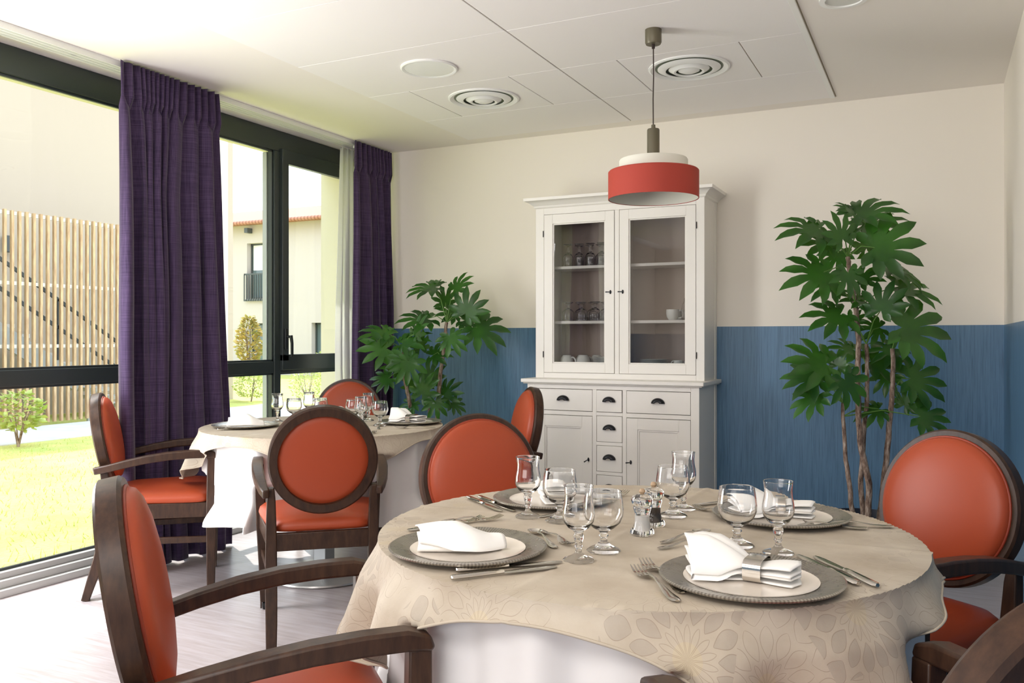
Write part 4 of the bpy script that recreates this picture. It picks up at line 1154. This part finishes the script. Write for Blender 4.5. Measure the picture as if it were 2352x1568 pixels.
tag(o, 'clear glass carafe at the right end of the middle cabinet shelf', 'carafe')

# ------------------------------------------------------------ potted plants
RT = Vector((CYAW, SY, 0)); UPV = Vector((0, 0, 1)); TOC = Vector((SY, -CYAW, 0))
LOBES = [(-128, 0.50), (-92, 0.68), (-60, 0.86), (-29, 0.96), (0, 1.0), (29, 0.97), (60, 0.84), (92, 0.66), (128, 0.48)]
def add_leaf(b, c, u, n_, Lg, rnd, cup_=0.25):
    """palmate leaf: centre c, axis of the middle lobe u, face normal n_"""
    u = u.normalized(); n_ = (n_-u*n_.dot(u)).normalized(); s_ = u.cross(n_)
    def P(r, a, h): return c + u*(r*cos(a)) + s_*(r*sin(a)) + n_*h
    def droop(r): return -cup_*Lg*0.55*(r/Lg)**2
    lb = [(radians(a+rnd.uniform(-4, 4)), k*rnd.uniform(0.92, 1.05)*Lg) for a, k in LOBES]
    vs = [c.copy()]; fs = []
    sin_idx = []
    bounds = [lb[0][0]-radians(22)] + [(lb[i][0]+lb[i+1][0])/2 for i in range(len(lb)-1)] + [lb[-1][0]+radians(22)]
    for i, a in enumerate(bounds):
        end = i in (0, len(bounds)-1)
        r = Lg*(0.12 if end else 0.34*(0.85 if i in (1, len(bounds)-2) else 1))
        sin_idx.append(len(vs)); vs.append(P(r, a, droop(r)-0.012*Lg))
    for i, (a, ln) in enumerate(lb):
        mids = []
        for q in (0.42, 0.68, 0.86): mids.append(len(vs)); vs.append(P(ln*q, a, droop(ln*q)+0.0*Lg))
        tip = len(vs); vs.append(P(ln, a, droop(ln)-0.02*Lg))
        def side(sg):
            out = []
            for q, hw in ((0.50, 0.108), (0.68, 0.128), (0.86, 0.078)):
                x = ln*q; y = sg*hw*Lg*(0.75+0.25*ln/Lg); r = hypot(x, y); aa = a+atan2(y, x)
                out.append(len(vs)); vs.append(P(r, aa, droop(r)+0.048*Lg))
            return out
        for sg, si in ((-1, sin_idx[i]), (1, sin_idx[i+1])):
            o1, o2, o3 = side(sg)
            F_ = [(0, si, mids[0]), (si, o1, mids[0]), (mids[0], o1, o2, mids[1]), (mids[1], o2, o3, mids[2]), (mids[2], o3, tip)]
            fs += F_ if sg < 0 else [f[::-1] for f in F_]
    b.add(vs, fs)
def plant(label, loc, potr, poth, potc, trunks, leaves, seed, d0):
    rnd = random.Random(seed)
    t = thing('potted_fatsia', label, 'plant', loc)
    O = Vector(loc)
    MB().lathe([(0, 0), (potr*0.75, 0), (potr*0.8, 0.01), (potr*0.97, poth-0.03), (potr*1.03, poth-0.025), (potr*1.03, poth), (potr*0.97, poth), (potr*0.93, poth-0.05), (0, poth-0.05)], 48).build('pot', MAT['pot'], t)
    MB().lathe([(0, poth-0.035), (potr*0.5, poth-0.036), (potr*0.94, poth-0.048), (potr*0.92, poth-0.052), (0, poth-0.052)], 32).build('soil', MAT['soil'], t)
    def W3(px, py, dd): return aty_depth(px, py, d0+dd) - O
    def aty_depth(px, py, tt):
        r = (px-CX)/F
        return Vector((tt*(r*CYAW-SY), tt*(r*SY+CYAW), H+(CY-py)*tt/F))
    nodes = []
    for tr in trunks:
        pts = [W3(*p) for p in tr['p']]
        pts[0].z = poth-0.06
        # resample smoothly
        sm = []
        for i in range(len(pts)-1):
            for k in range(5):
                q = k/5; p0 = pts[max(i-1, 0)]; p1 = pts[i]; p2 = pts[i+1]; p3 = pts[min(i+2, len(pts)-1)]
                v = 0.5*((2*p1)+(p2-p0)*q+(2*p0-5*p1+4*p2-p3)*q*q+(3*p1-p0-3*p2+p3)*q**3)
                sm.append(v+Vector((rnd.uniform(-1, 1), rnd.uniform(-1, 1), 0))*0.0025)
        sm.append(pts[-1])
        m_ = len(sm); MB().tube(sm, [tr['r']*(1-0.35*i/(m_-1)) for i in range(m_)], 10).build('trunk', MAT['bark'], t, sharp=80)
        nodes.append(sm[-1]); nodes.append(sm[int(m_*0.85)]); nodes.append(sm[int(m_*0.7)])
    fol = MB(); st = MB()
    for (px, py, ang, ln, phi, dd) in leaves:
        c = W3(px, py, dd)
        a = radians(ang); sc_ = (d0+dd)/F
        tilt = rnd.uniform(-0.15, 0.35)
        u = RT*cos(a)+UPV*sin(a)+TOC*tilt
        perp = -RT*sin(a)+UPV*cos(a)
        if perp.z < 0: perp = -perp
        n_ = TOC*cos(radians(phi))+perp*sin(radians(phi))+UPV*0.15
        add_leaf(fol, c, u, n_, ln*sc_*1.03, rnd, rnd.uniform(0.15, 0.45))
        cand = [q for q in nodes if q.z < c.z+0.10] or nodes
        nd = min(cand, key=lambda q: (q-c).length + (0.15 if q.z > c.z else 0))
        mid = (nd+c)/2 + UPV*0.03
        st.tube([nd, mid, c], [0.0035, 0.0028, 0.0022], 6)
    fol.build('foliage', MAT['leaf'], t, sharp=80, keep=True)
    st.build('leaf_stalks', MAT['petiole'], t, sharp=80)
    return t
RP = [(1969, 491, 25, 108, 55, 0.0), (1964, 489, 150, 55, 50, 0.02), (1936, 548, 108, 66, 12, -0.16), (1880, 525, 185, 100, 42, -0.04), (1901, 554, 182, 72, 25, 0.05), (2009, 568, 8, 118, 12, -0.08),
      (1981, 517, 14, 100, 58, 0.1), (2033, 605, -20, 108, 58, 0.02), (1892, 625, 196, 104, 28, -0.10), (1948, 626, -88, 64, 8, -0.20), (1909, 650, 214, 62, 30, 0.02),
      (2065, 658, -16, 100, 48, 0.05), (2023, 712, 70, 78, 35, -0.10), (1930, 722, 197, 94, 38, -0.02), (2072, 752, -10, 128, 20, -0.10), (2020, 752, 180, 58, 25, 0.06),
      (1897, 835, 168, 106, 30, -0.05), (1873, 862, 200, 82, 38, 0.04), (1940, 871, -60, 78, 10, -0.18), (2092, 869, -6, 92, 18, 0.05), (2000, 829, 0, 92, 40, 0.10), (1873, 908, 226, 70, 48, 0.0),
      (2018, 939, 196, 60, 50, 0.02), (2114, 956, -10, 80, 30, -0.02), (2077, 930, 62, 52, 35, 0.08), (1958, 802, 170, 60, 45, 0.05), (1990, 570, 100, 62, 20, 0.12), (1925, 580, 240, 60, 30, 0.10),
      (1975, 640, 20, 58, 40, 0.05), (1955, 745, 60, 45, 40, 0.05), (2055, 800, 200, 70, 45, 0.10), (1985, 690, 160, 66, 50, 0.0), (2040, 860, 250, 56, 35, 0.1), (1925, 840, 60, 50, 40, 0.1)]
RTK = [{'p': [(1962, 1200, 0), (1950, 1110, 0), (1940, 1020, 0), (1936, 925, 0)], 'r': 0.013},
       {'p': [(1992, 1200, 0), (1995, 1110, -0.02), (1976, 1010, -0.03), (1970, 900, -0.02), (1972, 800, 0), (1966, 712, 0), (1953, 630, 0), (1948, 590, 0)], 'r': 0.016},
       {'p': [(1985, 1200, 0.05), (1978, 1100, 0.05), (1986, 980, 0.04), (1992, 880, 0.03), (1990, 790, 0.03)], 'r': 0.014},
       {'p': [(2018, 1200, 0.0), (2030, 1110, 0), (2043, 980, 0), (2050, 880, 0), (2050, 800, 0)], 'r': 0.016}]
plant('tall fatsia plant in a dark pot against the blue wall, right of the cabinet', (-0.315, 4.56, 0), 0.175, 0.335, None, RTK, RP, 5, 4.225)
LP = [(1000, 659, 186, 78, 62, 0.0), (1043, 664, 42, 54, 45, 0.0), (1023, 695, 102, 42, 20, 0.06), (1069, 719, 62, 66, 12, -0.12), (1096, 751, -26, 82, 28, -0.08), (981, 732, 182, 74, 55, 0.0),
      (1033, 772, -62, 52, 10, -0.20), (887, 799, 182, 70, 18, -0.10), (890, 767, 166, 70, 58, 0.0), (954, 767, 62, 50, 45, -0.05), (925, 788, 12, 72, 50, -0.05), (938, 831, -88, 60, 18, -0.25), (938, 830, 165, 56, 25, -0.2),
      (893, 868, 202, 48, 30, -0.05), (969, 905, 66, 62, 25, -0.10), (1000, 921, -82, 44, 15, -0.14), (1020, 907, 40, 52, 30, 0.0), (995, 815, 20, 50, 38, 0.0), (1068, 735, -5, 58, 40, 0.05),
      (965, 800, 100, 46, 35, 0.08), (955, 890, 120, 46, 35, 0.08), (1045, 720, 160, 50, 40, 0.06), (915, 845, 150, 46, 40, 0.08), (985, 870, 70, 56, 25, 0.05), (950, 925, 215, 42, 40, 0.0), (1040, 925, -30, 36, 30, 0.0)]
LTK = [{'p': [(950, 1060, 0), (946, 960, 0), (936, 900, 0), (926, 850, 0), (925, 800, 0)], 'r': 0.015},
       {'p': [(1000, 1060, 0), (1004, 960, 0), (1010, 880, 0), (1018, 810, 0), (1026, 740, 0)], 'r': 0.017},
       {'p': [(985, 1060, 0.04), (986, 980, 0.04), (985, 930, 0.03)], 'r': 0.012}]
plant('bushy fatsia plant in the far corner, between the purple curtain and the cabinet', (-2.99, 4.93, 0), 0.16, 0.30, None, LTK, LP, 8, 5.72)

# ------------------------------------------------------------ outdoors
GZ = -0.06
def ground(name, mat, x0, x1, y0, y1, z=GZ, th=0.3):
    return struct(MB().box(x0, x1, y0, y1, z-th, z), name, mat)
o = ground('lawn', MAT['lawn'], -60, XW-0.12, -40, 60)
ground('path', MAT['concrete'], -11.55, -9.85, -20, 20, GZ+0.012, 0.011)
ground('terrace', MAT['concrete'], -9.85, XW-0.40, 9.6, 13.0, GZ+0.012, 0.011)
struct(MB().box(XW-0.40, XW-0.06, YF, YB+0.5, GZ-0.02, -0.01), 'trim_4', MAT['concrete'])
# grass tufts close to the glazing
rnd = random.Random(2); b = MB()
for k in range(9000):
    x = rnd.uniform(-9.7, XW-0.42); y = rnd.uniform(0.5, 9.4)
    if rnd.random() > min(1, 1.2*(4.5/max(1, -x-2))**1.2): continue
    h = rnd.uniform(0.02, 0.05); a = rnd.uniform(0, 6.28); w_ = 0.004
    lx, ly = rnd.uniform(-0.03, 0.03), rnd.uniform(-0.03, 0.03)
    b.add([(x-w_*cos(a), y-w_*sin(a), GZ), (x+w_*cos(a), y+w_*sin(a), GZ), (x+lx, y+ly, GZ+h)], [(0, 1, 2)])
tag(b.build('grass', leaf_mat('grass blade', srgb(182, 192, 96), srgb(210, 210, 128), srgb(200, 212, 110)), None, keep=True), 'sunlit lawn grass outside the glazing', 'grass', kind='stuff')

# annex with the slatted stair screen
an = thing('annex_building', 'cream rendered building seen through the left window, behind the wooden slats', 'building', (-13.2, 6, GZ))
MB().box(-8, 0, -16, 7.6, 0, 9.0).build('wall', pmat('cream render of the annex', srgb(172, 158, 142), 0.9), an)
b = MB().box(-0.02, 0.25, 6.9, 7.2, 0, 9.0); b.build('corner_pilaster', MAT['reveal'], an)
b = MB().box(0.0, 0.35, -16, 6.6, 6.2, 6.5); b.build('eave', MAT['reveal'], an)
sc = thing('slat_screen', 'tall screen of vertical pale wooden slats across the lawn', 'fence', (-11.6, 0, GZ))
b = MB(); y = 2.2; rnd = random.Random(7)
while y < 11.3:
    b.box(-0.022, 0.022, y, y+0.037, 0.05, 3.06+rnd.uniform(-0.004, 0.004)); y += 0.108
b.build('slats', MAT['pine'], sc, bevel=0.0)
b = MB()
for z in (3.0, 2.02, 1.13): b.box(-0.06, -0.031, 2.1, 11.4, z, z+0.05)
b.build('rails', MAT['white_plastic'], sc)
for y in (3.2, 5.4, 7.99, 9.0, 11.3):
    MB().box(-0.10, -0.061, y-0.02, y+0.02, 0.0, 3.05).build('post', MAT['steel'], sc)
# stair behind the slats
st = thing('outdoor_staircase', 'outdoor staircase with dark handrails half hidden behind the wooden slats', 'stairs', (-12.5, 0, GZ))
pA = atx(5, 597, -12.3); pB = atx(258, 777, -12.3); qA = atx(5, 665, -12.3); qB = atx(258, 832, -12.3)
sl = (pB.z-pA.z)/(pB.y-pA.y)
b = MB()
for p in (pA, qA):
    y0, y1 = p.y-2.2, p.y+3.0
    b.sweep([(0.2, y0, p.z-2.2*sl-GZ), (0.2, y1, p.z+3.0*sl-GZ)], (0.04, 0.05))
b.build('handrail', MAT['dark_steel'], st)
b = MB(); y0 = pA.y-2.0
zt = qA.z-2.0*sl-0.55-GZ
for k in range(22):
    yy = y0+k*0.24; z = zt+sl*(yy-y0)
    if z < 0.05: break
    b.box(-0.5, 0.16, yy, yy+0.30, z-0.06, z)
b.build('treads', MAT['concrete'], st)
b = MB(); b.sweep([(0.17, y0, zt-0.1), (0.17, y0+3.3, max(0.1, zt-0.1+3.3*sl))], (0.03, 0.28)); b.build('stringer', MAT['steel'], st)
b = MB()
for k in range(8):
    yy = pA.y-1.6+k*0.62; z = pA.z+sl*(yy-pA.y)-GZ; b.box(0.18, 0.22, yy, yy+0.03, z-0.95, z)
b.build('baluster', MAT['dark_steel'], st)
w_ = atx(21, 560, -13.1)
t = thing('wall_lantern', 'small grey lantern on the annex wall behind the slats', 'lamp', (-13.2, w_.y, w_.z))
MB().box(0, 0.03, -0.05, 0.05, -0.10, 0.10).build('back_plate', MAT['dark_steel'], t, bevel=0.003)
MB().box(0.03, 0.13, -0.06, 0.06, -0.13, 0.13).build('housing', MAT['dark_steel'], t, bevel=0.006)

# far house with tiled roof
HY = 23.4
hs = thing('house', 'two-storey cream house with a red tiled roof seen through the far window', 'building', (-20, HY, GZ-0.25))
def hz(z): return z-GZ+0.25
openings = [(-22.05, -20.5, 2.62, 4.60, 0), (-22.0, -20.5, 0.02, 1.75, 1), (-19.15, -17.7, 0.02, 1.75, 2), (-25.5, -24.1, 2.62, 4.6, 3), (-15.5, -14.0, 2.62, 4.6, 4)]
xs = sorted(set([-30, -8]+[v for o_ in openings for v in o_[:2]])); 
b = MB()
top = 5.35
for x0, x1 in zip(xs, xs[1:]):
    mids = (x0+x1)/2; hol = sorted([(o_[2], o_[3]) for o_ in openings if o_[0] < mids < o_[1]])
    z = -0.3
    for a_, c_ in hol: b.box(x0+20, x1+20, 0, 0.35, hz(z), hz(a_)); z = c_
    b.box(x0+20, x1+20, 0, 0.35, hz(z), hz(top))
b.build('wall', MAT['facade'], hs, smooth=False)
for (x0, x1, z0, z1, k) in openings:
    f_ = MB().box(x0+20, x1+20, 0.24, 0.30, hz(z0), hz(z1)).build('window', MAT['glass_dark'], hs)
    b = MB(); b.box(x0+20, x1+20, 0.20, 0.24, hz(z0), hz(z0)+0.06); b.box(x0+20, x1+20, 0.20, 0.24, hz(z1)-0.06, hz(z1)); b.box(x0+20, x0+20.06, 0.20, 0.24, hz(z0), hz(z1)); b.box(x1+19.94, x1+20, 0.20, 0.24, hz(z0), hz(z1)); b.box((x0+x1)/2+19.97, (x0+x1)/2+20.03, 0.20, 0.24, hz(z0), hz(z1))
    b.build('window_frame', MAT['dark_steel'], f_)
    if z0 > 2:
        b = MB(); b.box(x0+19.95, x1+20.05, -0.10, -0.06, hz(z0)+0.85, hz(z0)+0.90); b.box(x0+19.95, x1+20.05, -0.10, -0.06, hz(z0)-0.08, hz(z0)-0.02)
        n_ = 15
        for i in range(n_+1): xx = x0+19.95+(x1-x0+0.1)*i/n_-0.012; b.box(xx, xx+0.024, -0.10, -0.07, hz(z0)-0.08, hz(z0)+0.86)
        b.box(x0+19.95, x0+19.99, -0.10, 0.0, hz(z0)+0.85, hz(z0)+0.90); b.box(x1+20.01, x1+20.05, -0.10, 0.0, hz(z0)+0.85, hz(z0)+0.90)
        b.build('balcony_rail', MAT['dark_steel'], hs)
        b = MB().box(x0+20.1, x1+19.9, 0.225, 0.239, hz(z1)-0.95, hz(z1)-0.02); b.build('blind', MAT['white_plastic'], f_)
b = MB(); vs = []
b.prism([(-0.45, hz(top)-0.02), (3.2, hz(top)+1.00), (7, hz(top)-0.1), (7, hz(top)-0.2), (-0.45, hz(top)-0.10)], 'x', -10.5, 12.5)
b.build('roof', MAT['roof'], hs, smooth=False)
MB().tube([(-10.5, -0.50, hz(top)-0.09), (12.5, -0.50, hz(top)-0.09)], 0.07, 8).build('gutter', MAT['roof'], hs)
MB().box(-1.95, -1.8, -0.25, 0.0, hz(4.95), hz(5.12)).build('security_light', MAT['dark_steel'], hs)
a_ = thing('roof_aerial', 'thin television aerial above the ridge of the far house', 'antenna', (-18.9, HY+3.0, 6.2))
b = MB(); b.tube([(0, 0, -0.05), (0, 0, 0.6)], 0.02, 6)
for k, (z, w_) in enumerate(((0.58, 0.35), (0.48, 0.28), (0.38, 0.2))): b.tube([(-w_, 0, z+0.05*k), (w_, 0, z-0.03)], 0.014, 5)
b.build('mast', MAT['dark_steel'], a_)

def shrub(name, label, cat, loc, h, w, nleaf, lsize, mat, seed, trunk=0.02, stems=5, cone=False, bare=0.15):
    rnd = random.Random(seed); t = thing(name, label, cat, loc, group=None)
    b = MB(); fo = MB()
    for k in range(stems):
        a = rnd.uniform(0, 6.28); q = rnd.uniform(0.25, 0.8)*w
        p = [(0, 0, 0), (0.25*q*cos(a), 0.25*q*sin(a), h*0.3), (q*cos(a)*0.8, q*sin(a)*0.8, h*rnd.uniform(0.65, 0.9))]
        b.tube(p, [trunk, trunk*0.6, trunk*0.25], 6)
    b.build('stem', MAT['bark'], t)
    for k in range(nleaf):
        u = rnd.random(); z = h*(bare+(1-bare)*u)
        rr = w*(sin(pi*min(1, 0.12+0.86*u))**0.7 if not cone else (1-u*0.85))*sqrt(rnd.uniform(0.15, 1)); a = rnd.uniform(0, 6.28)
        c = Vector((rr*cos(a), rr*sin(a), z)); d = Vector((cos(a)+rnd.uniform(-.6, .6), sin(a)+rnd.uniform(-.6, .6), rnd.uniform(-0.5, 0.7))).normalized()
        s_ = d.cross(Vector((rnd.uniform(-1, 1), rnd.uniform(-1, 1), 1))).normalized(); l = lsize*rnd.uniform(0.7, 1.2); n_ = d.cross(s_)
        fo.add([c, c+d*l*0.5+s_*l*0.28, c+d*l, c+d*l*0.5-s_*l*0.28, c+d*l*0.5-n_*l*0.06], [(0, 1, 4), (1, 2, 4), (2, 3, 4), (3, 0, 4)])
    fo.build('foliage', mat, t, keep=True, sharp=80)
p = atz(42, 1026, GZ)
shrub('garden_shrub', 'young yellow-green shrub on the lawn at the left edge, before the slats', 'shrub', p, 0.64, 0.26, 300, 0.10, MAT['shrub_leaf'], 3, 0.014, 6, bare=0.3)
p = atz(577, 922, GZ); shrub('garden_shrub', 'round green shrub outside, left of the far window mullion', 'shrub', p, 0.62, 0.34, 900, 0.06, MAT['shrub_leaf'], 4, 0.015)
p = atz(706, 926, GZ); shrub('garden_shrub', 'leggy green shrub outside, right of the far window mullion', 'shrub', p, 0.70, 0.36, 900, 0.06, MAT['shrub_leaf'], 5, 0.015)
p = atz(572, 872, GZ); shrub('garden_tree', 'young bronze-leaved tree standing before the ground-floor window of the far house', 'tree', p, 1.95, 0.36, 800, 0.16, MAT['magnolia_leaf'], 6, 0.03, 4, bare=0.25)
p = atz(770, 880, GZ); shrub('garden_shrub', 'low pale shrub outside, partly behind the sheer curtain', 'shrub', p, 1.0, 0.8, 700, 0.11, MAT['shrub_leaf'], 7, 0.02)
